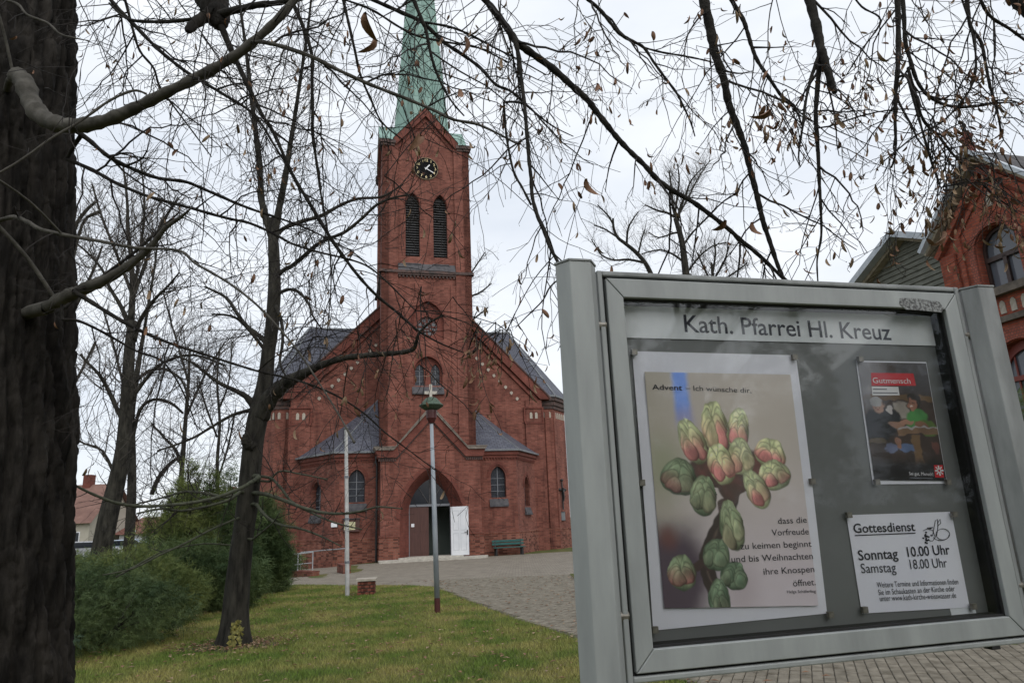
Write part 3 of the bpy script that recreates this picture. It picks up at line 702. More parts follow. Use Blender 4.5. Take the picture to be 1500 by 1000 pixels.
# --- transept with polygonal hipped ends
pts = [(7.6, 4.95), (8.45, 4.95), (9.75, 6.5), (9.75, 13.6), (8.45, 15.2), (7.6, 15.2)]
for s_ in (-1, 1):
    wl = MB(); pl = MB(); cm = MB(); rm = MB()
    P = [Vector((s_ * x, y, 0)) for x, y in pts]
    for i in range(5):
        p, q = (P[i], P[i + 1]) if s_ > 0 else (P[i + 1], P[i]); F = frame(p, q - p); L = (q - p).length
        holes = []
        if i == 2: holes = [arch(L / 2, 1.5, 3, 6, 7.4, 8)]
        wl.panel(F, [(0, GB), (L, GB), (L, 9.0), (0, 9.0)], holes, .3)
        if holes:
            g = MB(); g.prism(F, holes[0], -.33, -.3); g.build('tall_window', GLASSV, church)
        pl.fbox(F, -.03, L + .03, GB, 1.02, -.1, .07); pl.fbox(F, -.05, L + .05, 1.02, 1.12, -.1, .1)
        cm.fbox(F, -.1, L + .1, 9.0, 9.3, -.2, .28); cm.fbox(F, -.06, L + .06, 8.72, 9.0, -.2, .17); cm.fbox(F, -.03, L + .03, 8.5, 8.72, -.2, .08)
        if i < 2:
            g = MB(); g.fbox(F, 0 if i else .3, (.3 if i else .6), GB, 8.3, -.1, .09)
            g.build('transept_pilaster', BR, church)
            nn_ = int(L / .3)
            for k in range(nn_):
                pp = F((k + .5) * L / nn_, 8.12, .012); niche('a', pp, math.atan2((q - p).y, (q - p).x))
    wl.build('transept_wall', BR, church); pl.build('transept_plinth', BRP, church); cm.build('transept_cornice', DKC, church)
    E_ = [(7.3, 4.65), (8.6, 4.65), (10.02, 6.4), (10.02, 13.7), (8.6, 15.5), (7.3, 15.5)]
    rp = Vector((s_ * 7.0, 10.07, 14.9)); rc = Vector((0, 10.07, 14.9)); ev = [Vector((s_ * x, y, 9.32)) for x, y in E_]
    c0 = Vector((0, 4.65, 9.32)); c1 = Vector((0, 15.5, 9.32))
    fl = s_ < 0
    def tri(a, b, c_, mi): rm.add([a, b, c_], [(0, 1, 2)] if not fl else [(2, 1, 0)], mi)
    rm.add([c0, ev[1], rp, rc], [(0, 1, 2, 3)] if not fl else [(3, 2, 1, 0)], 0)
    tri(ev[1], ev[2], rp, 1); tri(ev[2], ev[3], rp, 1); tri(ev[3], ev[4], rp, 1)
    rm.add([ev[4], c1, rc, rp], [(0, 1, 2, 3)] if not fl else [(3, 2, 1, 0)], 0)
    rm.build('transept_roof', [SLATE, SLATE], church)
    g = MB()
    for e in ev[1:5]: g.bar(e, rp, .12, .06)
    g.bar(rp, rc, .14, .08)
    for a_, b_ in zip(ev[:-1], ev[1:]): g.bar(a_ + Vector((0, 0, -.03)), b_ + Vector((0, 0, -.03)), .13, .12)
    g.build('roof_flashing', ZINC, church)
m = MB(); m.add([(-7.8, 4.6, 9.0), (0, 4.6, 16.95), (0, 30, 16.95), (-7.8, 30, 9.0)], [(3, 2, 1, 0)]); m.add([(7.8, 4.6, 9.0), (0, 4.6, 16.95), (0, 30, 16.95), (7.8, 30, 9.0)], [(0, 1, 2, 3)])
m.build('nave_roof', SLATE, church)
# downpipe beside the portal
m = MB(); m.tube([(-2.85, 1.02, 5.3), (-2.85, .95, 5.0), (-2.8, .9, 4.8), (-2.8, .9, -.3)], .055, 8)
for z in (.8, 2.4, 4.0): m.tube([(-2.8, .9, z), (-2.8, .9, z + .06)], .075, 8)
m.build('downpipe', BLACK, church)

def CH(x, y, z): return church_m @ Vector((x, y, z))
church_m = Matrix.Translation(church.location) @ Matrix.Rotation(YAW, 4, 'Z')
# things at the church
def at_church(name, x, y, z, label, cat, group=None): return thing(name, CH(x, y, z), label, cat, group, YAW)
t = at_church('bench', 4.25, .72, gz(-.4, 37.2) - .02, 'dark green slatted bench against the church wall right of the door', 'bench')
for k in range(3):
    m = MB(); m.box(-.88, .88, -.2 + k * .14, -.09 + k * .14, .42, .455); m.build('seat_slat', BENCHG, t)
for k in range(2):
    m = MB(); m.box(-.88, .88, .24 + k * .02, .27 + k * .02, .56 + k * .15, .67 + k * .15); m.build('back_slat', BENCHG, t)
for s_ in (-.72, .72):
    m = MB(); m.box(s_ - .04, s_ + .04, -.18, -.12, -.1, .42); m.box(s_ - .04, s_ + .04, .2, .26, -.1, .42); m.box(s_ - .04, s_ + .04, -.18, .26, .36, .42); m.bar((s_, .22, .4), (s_, .30, .85), .05, .05); m.build('leg', BLACK, t)
# crucifix with plaque on the transept chamfer wall
dchx, dchy = pts[2][0] - pts[1][0], pts[2][1] - pts[1][1]; aa = math.atan2(dchy, dchx); FK = frame((8.45, 4.95, 0), (dchx, dchy, 0))
t = thing('crucifix', CH(*FK(.62, 2.2, .12)), 'black iron wayside crucifix on the church wall beside the notice board post', 'crucifix', None, YAW + aa)
m = MB(); f_ = frame((0, 0, 0), (1, 0, 0)); m.fbox(f_, -.05, .05, 0, 1.75, -.03, .03); m.fbox(f_, -.42, .42, 1.15, 1.26, -.03, .03)
for u, v in ((-.44, 1.205), (.44, 1.205), (0, 1.8)): m.lathe((u, 0, v - .09), [(.03, 0), (.1, .05), (.11, .1), (.03, .19)], 8)
m.build('cross', BLACK, t)
m = MB(); m.tube([(0, -.07, .5), (.02, -.08, .75), (0, -.07, 1.05), (0, -.08, 1.22)], [.03, .055, .075, .04], 7); m.tube([(-.33, -.06, 1.22), (-.1, -.07, 1.1), (0, -.07, 1.1), (.1, -.07, 1.1), (.33, -.06, 1.22)], [.02, .03, .05, .03, .02], 6); m.lathe((0, -.08, 1.2), [(.02, 0), (.055, .05), (.05, .11), (.01, .15)], 7)
m.build('figure', BLACK, t)
t = thing('memorial_plaque', CH(*FK(.62, 1.55, .08)), 'dark rectangular memorial plaque on the church wall below the crucifix', 'plaque', None, YAW + aa)
m = MB(); m.fbox(f_, -.3, .3, 0, .5, -.03, .02); m.build('plate', ZINC, t); m = MB(); m.fbox(f_, -.33, .33, -.03, 0, -.03, .05); m.fbox(f_, -.33, .33, .5, .53, -.03, .05); m.build('border', BLACK, t)
# small sign and lit notice box on the left bay
t = at_church('wall_sign', -4.95, 1.12, 1.72, 'small plain white sign on the brick left of the white pole', 'sign')
m = MB(); m.box(-.15, .15, -.03, 0, 0, .22); m.build('plate', WHITEP, t); m = MB(); m.box(-.17, .17, -.01, .06, .02, .2); m.build('backing', FRAMEG, t)
t = at_church('notice_box', -4.08, 1.1, 1.45, 'small glazed notice box with yellow paper on the left church bay', 'notice box')
m = MB(); m.box(-.42, .42, -.1, .05, 0, .62); m.build('case', DOORB, t)
m = MB(); m.box(-.36, .2, -.108, -.1, .09, .5); m.build('notice_paper', noise_mat('yellowish_paper', (.42, .40, .24), (.55, .52, .34), scale=5), t)
m = MB(); m.box(-.46, .46, -.16, .06, .62, .67); m.build('canopy', BLACK, t)
RAILM = noise_mat('dull_rail_paint', (.22, .23, .24), (.36, .37, .38), scale=6, rough=.6)
# access ramp kerbs and handrails left of the portal
def rail(name, pts_, label, h=.9, posts=(), mid=True, mat=None):
    a = ground(*pts_[0]); b = ground(*pts_[1]); a.z = gz(a.x, a.y); b.z = gz(b.x, b.y); t = thing(name, a, label, 'handrail', 'handrails of the access ramp'); d = b - a
    m = MB(); m.tube([(0, 0, h), d + Vector((0, 0, h))], .024, 8); m.build('top_rail', RAILM, t)
    if mid: m = MB(); m.tube([(0, 0, h * .55), d + Vector((0, 0, h * .55))], .018, 8); m.build('middle_rail', RAILM, t)
    for q in posts:
        m = MB(); m.tube([d * q, d * q + Vector((0, 0, h))], .024, 8); m.build('post', RAILM, t)
rail('handrail', ((414, 838), (458, 837)), 'short white tubular handrail standing on the lower red kerb', .92, (.02, .5, .99))
rail('handrail', ((440, 829), (506, 833)), 'long white tubular handrail nearer the church wall', .95, (.0, .99), False)
for (p, q, lab) in (((408, 836), (463, 838), 'low red brick ramp kerb with the short handrail on it'), ((499, 833), (508, 836), 'small red brick kerb block beside the white pole')):
    a = ground(*p); b = ground(*q); a.z = gz(a.x, a.y) - .2; d = b - a; t = thing('ramp_kerb', a, lab, 'kerb', 'brick kerbs of the access ramp')
    m = MB(); m.bar(Vector((0, 0, .26)), Vector((d.x, d.y, .26)), .3, .52); m.build('brickwork', BRP, t); m = MB(); m.bar(Vector((0, 0, .545)), Vector((d.x, d.y, .545)), .34, .05); m.build('coping', BR, t)

# ================================================================== STREET LAMP, POLE, PIER
b = ground(641, 897); top = at(632, 617, b.y + .05); d = top - b
t = thing('street_lamp', b, 'galvanised lamp post with mossy green cap standing on the lawn before the portal', 'street lamp')
m = MB(); m.tube([d * .07, d * .45, d], [.055, .052, .036], 12); m.build('pole', GALV, t, smooth=True)
m = MB(); m.tube([(0, 0, -.1), d * .073], .058, 12); m.build('pole_base', REDB, t)
m = MB(); m.lathe(d, [(.055, -.04), (.075, 0), (.11, .07), (.115, .2), (.11, .26)], 14); m.build('lamp_body', REDB, t, smooth=False)
m = MB(); m.lathe(d, [(.11, .24), (.18, .27), (.26, .33), (.265, .345), (.2, .40), (.19, .42), (.12, .50), (.04, .53)], 18); m.build('lamp_cap', LAMPG, t)
b = ground(509, 872); top = at(507, 628, b.y); d = top - b
t = thing('flag_pole', b, 'slim bare white pole standing on the lawn in front of the left bay', 'pole')
m = MB(); m.tube([(0, 0, -.1), d * .5, d], [.058, .052, .045], 10); m.build('pole', POLEW, t); m = MB(); m.lathe(d, [(.05, -.02), (.065, 0), (.065, .04), (.02, .06)], 10); m.build('pole_cap', FRAMEG, t)
for z in (.8, 1.9, 3.0): m = MB(); m.tube([d * (z / d.length), d * ((z + .06) / d.length)], .062, 10); m.build('collar', FRAMEG, t)
b = ground(537, 870)
t = thing('brick_pier', b, 'low square brick pier with pale slab on the lawn right of the white pole', 'pier', None, R(8))
pb = MB(); pb.box(-.115, .115, -.052, .052, 0, .066)
m = MB(); m.box(-.19, .19, -.19, .19, -.1, .34); m.build('mortar_core', JOINT, t)
pr = None
for row in range(4):
    for side in range(4):
        for k in (-1, 1):
            q = side * math.pi / 2; off = (k * .1 + (.03 if row % 2 else -.03)); x, y = off, -.165
            if pr is None: o = pb.build('brick', BRP, t); pr = o
            else: o = pr.copy(); C.objects.link(o); o.parent = t
            o.location = (x * math.cos(q) - y * math.sin(q), x * math.sin(q) + y * math.cos(q), .005 + row * .084); o.rotation_euler = (0, 0, q); o.scale = (.8, 1, 1)
m = MB(); m.box(-.26, .26, -.25, .25, .345, .40); m.build('cap_slab', LIGHTP, t)

# ================================================================== NOTICE BOARD
BO = Vector((0.32959713, 1.93069378, 0)); BZ = 2.36748; BYAW = math.atan2(.24075975, .97058474)
bu = Vector((math.cos(BYAW), math.sin(BYAW), 0)); bn = Vector((-math.sin(BYAW), math.cos(BYAW), 0))
def bl(px, py, off):
    d = Vector(ray(px, py)); o = Vector((0, 0, EYE)); t = ((BO - o).dot(bn) + off) / d.dot(bn); q = o + d * t - BO
    return q.dot(bu), q.z - BZ
nb = thing('notice_board', BO, 'grey aluminium glazed notice board on two posts headed Kath. Pfarrei Hl. Kreuz', 'notice board', None, BYAW)
def bx(name, x0, x1, y0, y1, v0, v1, mat, parent=nb, bev=.0):
    m = MB(); m.box(x0, x1, y0, y1, BZ + v0, BZ + v1); o = m.build(name, mat, parent)
    if bev:
        b_ = o.modifiers.new('b', 'BEVEL'); b_.width = bev; b_.segments = 2
    return o
# posts, hexagonal section
for k, (cx, topv) in enumerate(((-.142, .092), (1.292, .072))):
    a, c_ = .062, .032; hexp = [(-a, 0), (-c_, -.042), (c_, -.042), (a, 0), (c_, .042), (-c_, .042)]
    m = MB(); yo = -.012; n = 6
    zt_ = BZ + topv; m.add([(cx + x, yo + y, -.15) for x, y in hexp] + [(cx + x, yo + y, zt_) for x, y in hexp], [(5, 4, 3, 2, 1, 0), (6, 7, 8, 9, 10, 11)] + [(i, (i + 1) % 6, (i + 1) % 6 + 6, i + 6) for i in range(6)])
    p_ = m.build('post', ALU if k == 0 else ALUD, nb); b_ = p_.modifiers.new('b', 'BEVEL'); b_.width = .003; b_.segments = 2
    m = MB(); m.add([(cx + x * 1.05, yo + y * 1.05, zt_ + .0005) for x, y in hexp] + [(cx + x * 1.05, yo + y * 1.05, zt_ + .006) for x, y in hexp], [(5, 4, 3, 2, 1, 0), (6, 7, 8, 9, 10, 11)] + [(i, (i + 1) % 6, (i + 1) % 6 + 6, i + 6) for i in range(6)])
    m.build('post_cap', ALUD, p_)
for v in (-.085, -.875):
    for x0, x1 in ((-.085, -.07), (1.225, 1.24)):
        m = MB(); m.tube([(x0 - .012, .0, BZ + v), (x1 + .012, .0, BZ + v)], .0135, 14); m.build('standoff', MAG, nb)
# case
o0, o1, ot, ob_ = -.076, 1.224, .082, -1.036
w_ = .016
bx('case_side', o0, o0 + w_, .0 - .012, .075, ob_, ot, ALU, bev=.003); bx('case_side', o1 - w_, o1, -.012, .075, ob_, ot, ALUD, bev=.003)
bx('case_top', o0 + w_, o1 - w_, -.012, .075, ot - w_, ot, ALUD, bev=.004); bx('case_bottom', o0 + w_, o1 - w_, -.012, .075, ob_, ob_ + w_, ALU, bev=.004)
bx('case_back', o0 + w_, o1 - w_, .064, .075, ob_ + w_, ot - w_, ALUD)
bx('seal', o0 + w_, o1 - w_, .0, .012, ot - w_ - .03, ot - w_, GAP); bx('seal', o0 + w_, o1 - w_, .0, .012, ob_ + w_, ob_ + w_ + .03, GAP)
bx('seal', o0 + w_, o0 + w_ + .03, .0, .012, ob_ + w_ + .03, ot - w_ - .03, GAP); bx('seal', o1 - w_ - .03, o1 - w_, .0, .012, ob_ + w_ + .03, ot - w_ - .03, GAP)
# mitred door frame: four mitred rails
FB = frame((0, 0, BZ), (1, 0, 0))
c0, c1, c2, c3 = -.052, 1.204, .058, -1.013; i0, i1, i2, i3 = .0, 1.15, .0, -.958
g_ = .0012
for nm, q in (('door_rail', [(c0 + g_, c2), (i0 + g_, i2), (i1 - g_, i2), (c1 - g_, c2)]), ('door_rail', [(c0 + g_, c3), (c1 - g_, c3), (i1 - g_, i3), (i0 + g_, i3)]),
              ('door_stile', [(c0, c2 - g_), (c0, c3 + g_), (i0, i3 + g_), (i0, i2 - g_)]), ('door_stile', [(c1, c2 - g_), (i1, i2 - g_), (i1, i3 + g_), (c1, c3 + g_)])):
    m = MB(); m.prism(FB, q, -.028, .016); o = m.build(nm, ALU, nb); b_ = o.modifiers.new('b', 'BEVEL'); b_.width = .0025; b_.segments = 2
# dark glazing rebate
for a, b, c_, d in ((i0, i1, i2 - .006, i2), (i0, i1, i3, i3 + .006), (i0, i0 + .005, i3 + .006, i2 - .006), (i1 - .005, i1, i3 + .006, i2 - .006)):
    bx('seal', a, b, -.002, .05, c_, d, GAP)
bx('pinboard', i0 - .03, i1 + .03, .05, .058, i3 - .02, i2 + .02, PANEL)
m, n_, l_, b_ = newmat('pane_glass'); n_.remove(b_)
tr = n_.new('ShaderNodeBsdfTransparent'); tr.inputs[0].default_value = (.98, .99, .98, 1); gl = n_.new('ShaderNodeBsdfGlossy'); gl.inputs['Roughness'].default_value = .03
gl.inputs[0].default_value = (.9, .95, 1, 1)
fr_ = n_.new('ShaderNodeFresnel'); fr_.inputs[0].default_value = 1.5; mu = n_.new('ShaderNodeMath'); mu.operation = 'MULTIPLY'; mu.inputs[1].default_value = .68; mu.use_clamp = True
mxx = n_.new('ShaderNodeMixShader'); l_.new(fr_.outputs[0], mu.inputs[0]); l_.new(mu.outputs[0], mxx.inputs[0]); l_.new(tr.outputs[0], mxx.inputs[1]); l_.new(gl.outputs[0], mxx.inputs[2]); l_.new(mxx.outputs[0], n_['Material Output'].inputs[0])
m = MB(); m.add([FB(i0 + .005, i3 + .006, -.004), FB(i1 - .005, i3 + .006, -.004), FB(i1 - .005, i2 - .006, -.004), FB(i0 + .005, i2 - .006, -.004)], [(0, 1, 2, 3)]); m.build('glass_pane', MATS['pane_glass'], nb)
STK = noise_mat('torn_sticker', (.07, .07, .07), (.30, .31, .31), scale=110, rough=.9, p0=.42, p1=.6)
m = MB(); q = [(.975, .033), (.968, .012), (.99, -.006), (1.06, -.008), (1.13, -.012), (1.142, .004), (1.128, .026), (1.08, .030), (1.04, .034)]
m.prism(FB, q, .0162, .0172); m.build('torn_sticker', STK, nb)
bx('lock', 1.07, 1.1, -.01, .02, -1.045, -1.036, GAP)
# header strip and its lettering
YP = .046
m = MB(); m.prism(FB, [(.024, -.006), (.024, -.106), (1.148, -.110), (1.148, -.006)], -.0465, -.0455); hd = m.build('header_strip', PAPERH, nb)
def letters(name, body, pa, pb_, cap, mat, parent, y, bold=0.0, inv=None):
    # lettering with its baseline from pa to pb_ (board x, z) and the given capital height
    me = text_mesh(body, cap / .73, bold); xs_ = [v.co.x for v in me.vertices]; x0, x1 = min(xs_), max(xs_)
    dx, dz = pb_[0] - pa[0], pb_[1] - pa[1]; L = math.hypot(dx, dz); sx = L / (x1 - x0); a = math.atan2(dz, dx)
    for v in me.vertices:
        X_ = (v.co.x - x0) * sx; Z_ = v.co.y; v.co = (pa[0] + X_ * math.cos(a) - Z_ * math.sin(a), y, pa[1] + X_ * math.sin(a) + Z_ * math.cos(a))
    me.materials.append(mat); o = bpy.data.objects.new(name, me); C.objects.link(o); o.parent = parent; return o
def bz(p): return (p[0], p[1] + BZ)
letters('lettering', 'Kath. Pfarrei Hl. Kreuz', bz(bl(1003, 486, YP)), bz(bl(1306, 498, YP)), .058, INKB, nb, YP - .0012, .010)

def sheet(name, px, label, mat, y=.047, cat='poster', group=None, res=1, curl=.0):
    # paper pinned to the board; corners TL TR BR BL as seen
    c_ = [bl(*p, YP) for p in px]; org = BO + bu * c_[3][0] + Vector((0, 0, BZ + c_[3][1]))
    t = thing(name, org, label, cat, group, BYAW); bx_, bz_ = c_[3]
    m = MB(); N_ = 14
    for j in range(N_ + 1):
        for i in range(N_ + 1):
            u, v = i / N_, j / N_
            x = (c_[0][0] * (1 - u) + c_[1][0] * u) * (1 - v) + (c_[3][0] * (1 - u) + c_[2][0] * u) * v
            z = (c_[0][1] * (1 - u) + c_[1][1] * u) * (1 - v) + (c_[3][1] * (1 - u) + c_[2][1] * u) * v
            w = curl * (math.sin(u * 7 + v * 3) * .5 + .5) * (1 - abs(2 * v - 1) ** 3)
            m.v.append((x - bx_, y - w, z - bz_))
    for j in range(N_):
        for i in range(N_): o = j * (N_ + 1) + i; m.f.append((o, o + N_ + 1, o + N_ + 2, o + 1)); m.mi.append(0)
    s_ = m.build('sheet', mat, t, smooth=True)
    return t, (bx_, bz_ + BZ), c_
def local(ofs, p): return (p[0] - ofs[0], p[1] + BZ - ofs[1])

# --- painted prints: small colour rasters on a fine grid
def raster(name, fn, px, ofs, parent, W, H, y):
    c_ = [bl(*p, YP) for p in px]; us, vs_ = np.meshgrid(np.linspace(0, 1, W + 1), np.linspace(0, 1, H + 1))
    def bil(k): return (c_[0][k] * (1 - us) + c_[1][k] * us) * (1 - vs_) + (c_[3][k] * (1 - us) + c_[2][k] * us) * vs_
    X_ = bil(0) - ofs[0]; Z_ = bil(1) + BZ - ofs[1]; V = np.stack([X_, np.full_like(X_, y), Z_], 2).reshape(-1, 3)
    a = np.arange(H)[:, None] * (W + 1) + np.arange(W)[None]; a = a.ravel(); Fc = np.stack([a, a + W + 1, a + W + 2, a + 1], 1)
    me = bpy.data.meshes.new(name); me.from_pydata(V.tolist(), [], Fc.tolist())
    ca_ = me.color_attributes.new('print', 'FLOAT_COLOR', 'POINT'); rgb = fn(us, vs_).reshape(-1, 3)
    ca_.data.foreach_set('color', np.c_[rgb, np.ones(len(rgb))].ravel()); me.materials.append(PRINTM)
    o = bpy.data.objects.new(name, me); C.objects.link(o); o.parent = parent; return o
def vnoise(x, y, seed=0):
    xi = np.floor(x).astype(int); yi = np.floor(y).astype(int); fx = x - xi; fy = y - yi; fx = fx * fx * (3 - 2 * fx); fy = fy * fy * (3 - 2 * fy)
    def h(a, b): q = np.sin(a * 127.1 + b * 311.7 + seed * 17.3) * 43758.5453; return q - np.floor(q)
    return (h(xi, yi) * (1 - fx) + h(xi + 1, yi) * fx) * (1 - fy) + (h(xi, yi + 1) * (1 - fx) + h(xi + 1, yi + 1) * fx) * fy
def sst(a, b, x): t = np.clip((x - a) / (b - a), 0, 1); return t * t * (3 - 2 * t)
def blend(c_, col, al): al = al[..., None]; return c_ * (1 - al) + np.array(col) * al
def bud_print(u, v):
    u, v = u + .010 * (vnoise(u * 30, v * 42, 21) - .5), v + .008 * (vnoise(u * 30, v * 42, 22) - .5)
    x = u; y = v * 1.42
    c_ = np.zeros(u.shape + (3,)) + np.array((.36, .32, .29))
    c_ = blend(c_, (.42, .37, .40), sst(.2, 1.0, v)); c_ = blend(c_, (.30, .27, .22), sst(.35, 0, u) * .8)
    c_ = blend(c_, (.10, .22, .58), sst(.07, .025, abs(u - .225 - v * .02)) * sst(.26, .15, v)); c_ = blend(c_, (.22, .20, .38), sst(.09, .02, abs(u - .24)) * sst(.30, .2, v) * sst(.12, .2, v) * .6)
    c_ = blend(c_, (.075, .05, .075), sst(.40, .18, u + .04 * np.sin(v * 20)) * sst(.60, .76, v) * .95); c_ = blend(c_, (.16, .06, .05), sst(.1, .0, np.hypot(u - .06, (v - .72) * 1.2)) * .8); c_ = blend(c_, (.20, .24, .12), sst(.22, .0, np.hypot(u - .08, (v - .42))) * .5)
    c_ = blend(c_, (.30, .24, .26), sst(.2, .0, np.hypot(u - .5, v - .92)) * .5)
    # stem
    st = [(.52, .50), (.47, .60), (.37, .70), (.29, .80), (.29, .86), (.36, 1.0)]
    dmin = np.full(u.shape, 9.)
    for (ax, ay), (bx_, by_) in zip(st[:-1], st[1:]):
        ay, by_ = ay * 1.42, by_ * 1.42; dx, dy = bx_ - ax, by_ - ay; t = np.clip(((x - ax) * dx + (y - ay) * dy) / (dx * dx + dy * dy), 0, 1); dmin = np.minimum(dmin, np.hypot(x - ax - t * dx, y - ay - t * dy))
    c_ = blend(c_, (.055, .04, .035), sst(.052, .042, dmin)); c_ = blend(c_, (.12, .085, .07), sst(.02, .0, dmin + .012 * vnoise(x * 30, y * 30)))
    for ax, ay, bx_, by_ in ((.5, .5, .3, .42), (.5, .5, .7, .46), (.5, .52, .45, .36), (.5, .5, .2, .48), (.5, .5, .62, .40), (.3, .84, .5, .84), (.28, .82, .15, .86)):
        ay *= 1.42; by_ *= 1.42; dx, dy = bx_ - ax, by_ - ay; t = np.clip(((x - ax) * dx + (y - ay) * dy) / (dx * dx + dy * dy), 0, 1); c_ = blend(c_, (.07, .045, .04), sst(.026, .02, np.hypot(x - ax - t * dx, y - ay - t * dy)))
    G1, G2, PK, DG = np.array((.50, .50, .27)), np.array((.27, .30, .15)), np.array((.46, .17, .16)), np.array((.04, .10, .07))
    buds = [(.13, .47, .115, .082, 10, .9, .35, 1), (.29, .56, .085, .088, 5, .8, .3, 2), (.245, .30, .082, .105, -22, .3, .7, 3), (.83, .36, .105, .07, 25, .1, .9, 9), (.84, .46, .11, .066, -15, .35, .8, 10), (.60, .235, .075, .098, 10, .2, .75, 4), (.43, .225, .088, .115, -4, .15, .55, 5), (.60, .37, .085, .085, 0, .25, .35, 6), (.445, .41, .085, .09, -12, .2, .6, 7), (.69, .53, .076, .088, -24, .45, .5, 8),
            (.475, .67, .078, .105, -8, .7, .15, 11), (.36, .79, .085, .07, 20, .95, .1, 12), (.13, .86, .085, .072, 0, .8, .45, 13), (.46, .875, .085, .058, 15, 1.0, .1, 14), (.35, .965, .07, .08, 0, 1.0, .1, 15)]
    for bx0, by0, br_ in ((.45, .40, .17), (.58, .42, .15), (.34, .42, .12), (.50, .50, .10), (.70, .42, .10), (.44, .60, .06)):
        dm = np.hypot(x - bx0, y - by0 * 1.42) + .05 * (vnoise(x * 14, y * 14, 5) - .5); c_ = blend(c_, (.085, .055, .045), sst(br_, br_ * .85, dm)); c_ = blend(c_, (.20, .06, .055), sst(br_ * .8, br_ * .2, dm) * vnoise(x * 25, y * 25, 8) * .7)
    for cx, cy, rx, ry, an, dark, pink, sd_ in buds:
        a = R(an); rb = random.Random(sd_ * 7 + 1); cx = .48 + (cx - .48) * (.90 if cy < .62 else 1); cy = .40 + (cy - .40) * (.90 if cy < .62 else 1); dx = x - cx; dy = y - cy * 1.42; rx *= 1.03; ry *= 1.42 * 1.0
        X0 = (dx * math.cos(a) + dy * math.sin(a)) / rx; Y0 = (-dx * math.sin(a) + dy * math.cos(a)) / ry
        scales = [(0, .0, .98, 1.0, 0, 0)]
        for q in range(8):
            t = q / 7; sx = (-1) ** q * rb.uniform(.18, .55); scales.append((sx, -.40 + .75 * t + rb.uniform(-.1, .1), rb.uniform(.34, .52), rb.uniform(.50, .70) * (1.05 - .25 * t), -sx * 30 + rb.uniform(-12, 12), 1))
        base = np.zeros(u.shape, bool) | (np.hypot(X0 * (1 - .22 * Y0), Y0) < 1.06)
        for k_, (sx, sy, ax_q, ay_q, tilt, kind) in enumerate(scales):
            b_ = R(tilt); ex = X0 - sx; ey = Y0 - sy; X_ = (ex * math.cos(b_) + ey * math.sin(b_)) / ax_q; Y_ = (-ex * math.sin(b_) + ey * math.cos(b_)) / ay_q
            rr = np.hypot(X_ * (1 + .45 * np.clip(-Y_, -1, 1)), Y_) if kind else np.hypot(X_ * (1 - .2 * Y_), Y_)
            al = sst(1.04, .95, rr) * base * sst(1.10, 1.0, np.hypot(X0, Y0))
            pk = np.clip(pink * 1.9 * sst(-.5, .8, sy + Y_ * .35) * rb.uniform(.3, 1.5), 0, 1) if k_ else 0 * rr
            n1 = vnoise(X_ * 2.2 + sd_, Y_ * 1.5 + k_, sd_ + k_); n2 = vnoise(X_ * 9, Y_ * 2.5, sd_ * 3 + k_)
            g = G2 * (1 - n1[..., None]) + G1 * n1[..., None]; g = g * (1 - dark * .8) + DG * dark * .9
            g = g * (1 - pk[..., None]) + PK * (1 - dark * .55) * pk[..., None]
            light = 1.15 - .45 * Y_ * .6 - .35 * X_; edge = sst(1.0, .72, rr); vein = .86 + .22 * n2
            g = g * (np.clip(light, .30, 1.7) * (.50 + .50 * edge) * vein * (.70 + .6 * vnoise(X0 * 2.2 + sd_, Y0 * 2.2, sd_)))[..., None]
            g = g + (sst(.5, .0, np.abs(rr - .80)) * sst(.2, -.7, Y_) * .055 * (1 - dark * .6))[..., None] * np.array((1.1, 1.05, .7))
            c_ = c_ * (1 - al[..., None]) + g * al[..., None]
    lum = c_.mean(2, keepdims=True); c_ = lum + (c_ - lum) * .78; c_ = c_ * 1.55; c_ = .30 * (np.clip(c_, 0, 2) / .30) ** 1.18; return np.clip(c_, 0, 1)
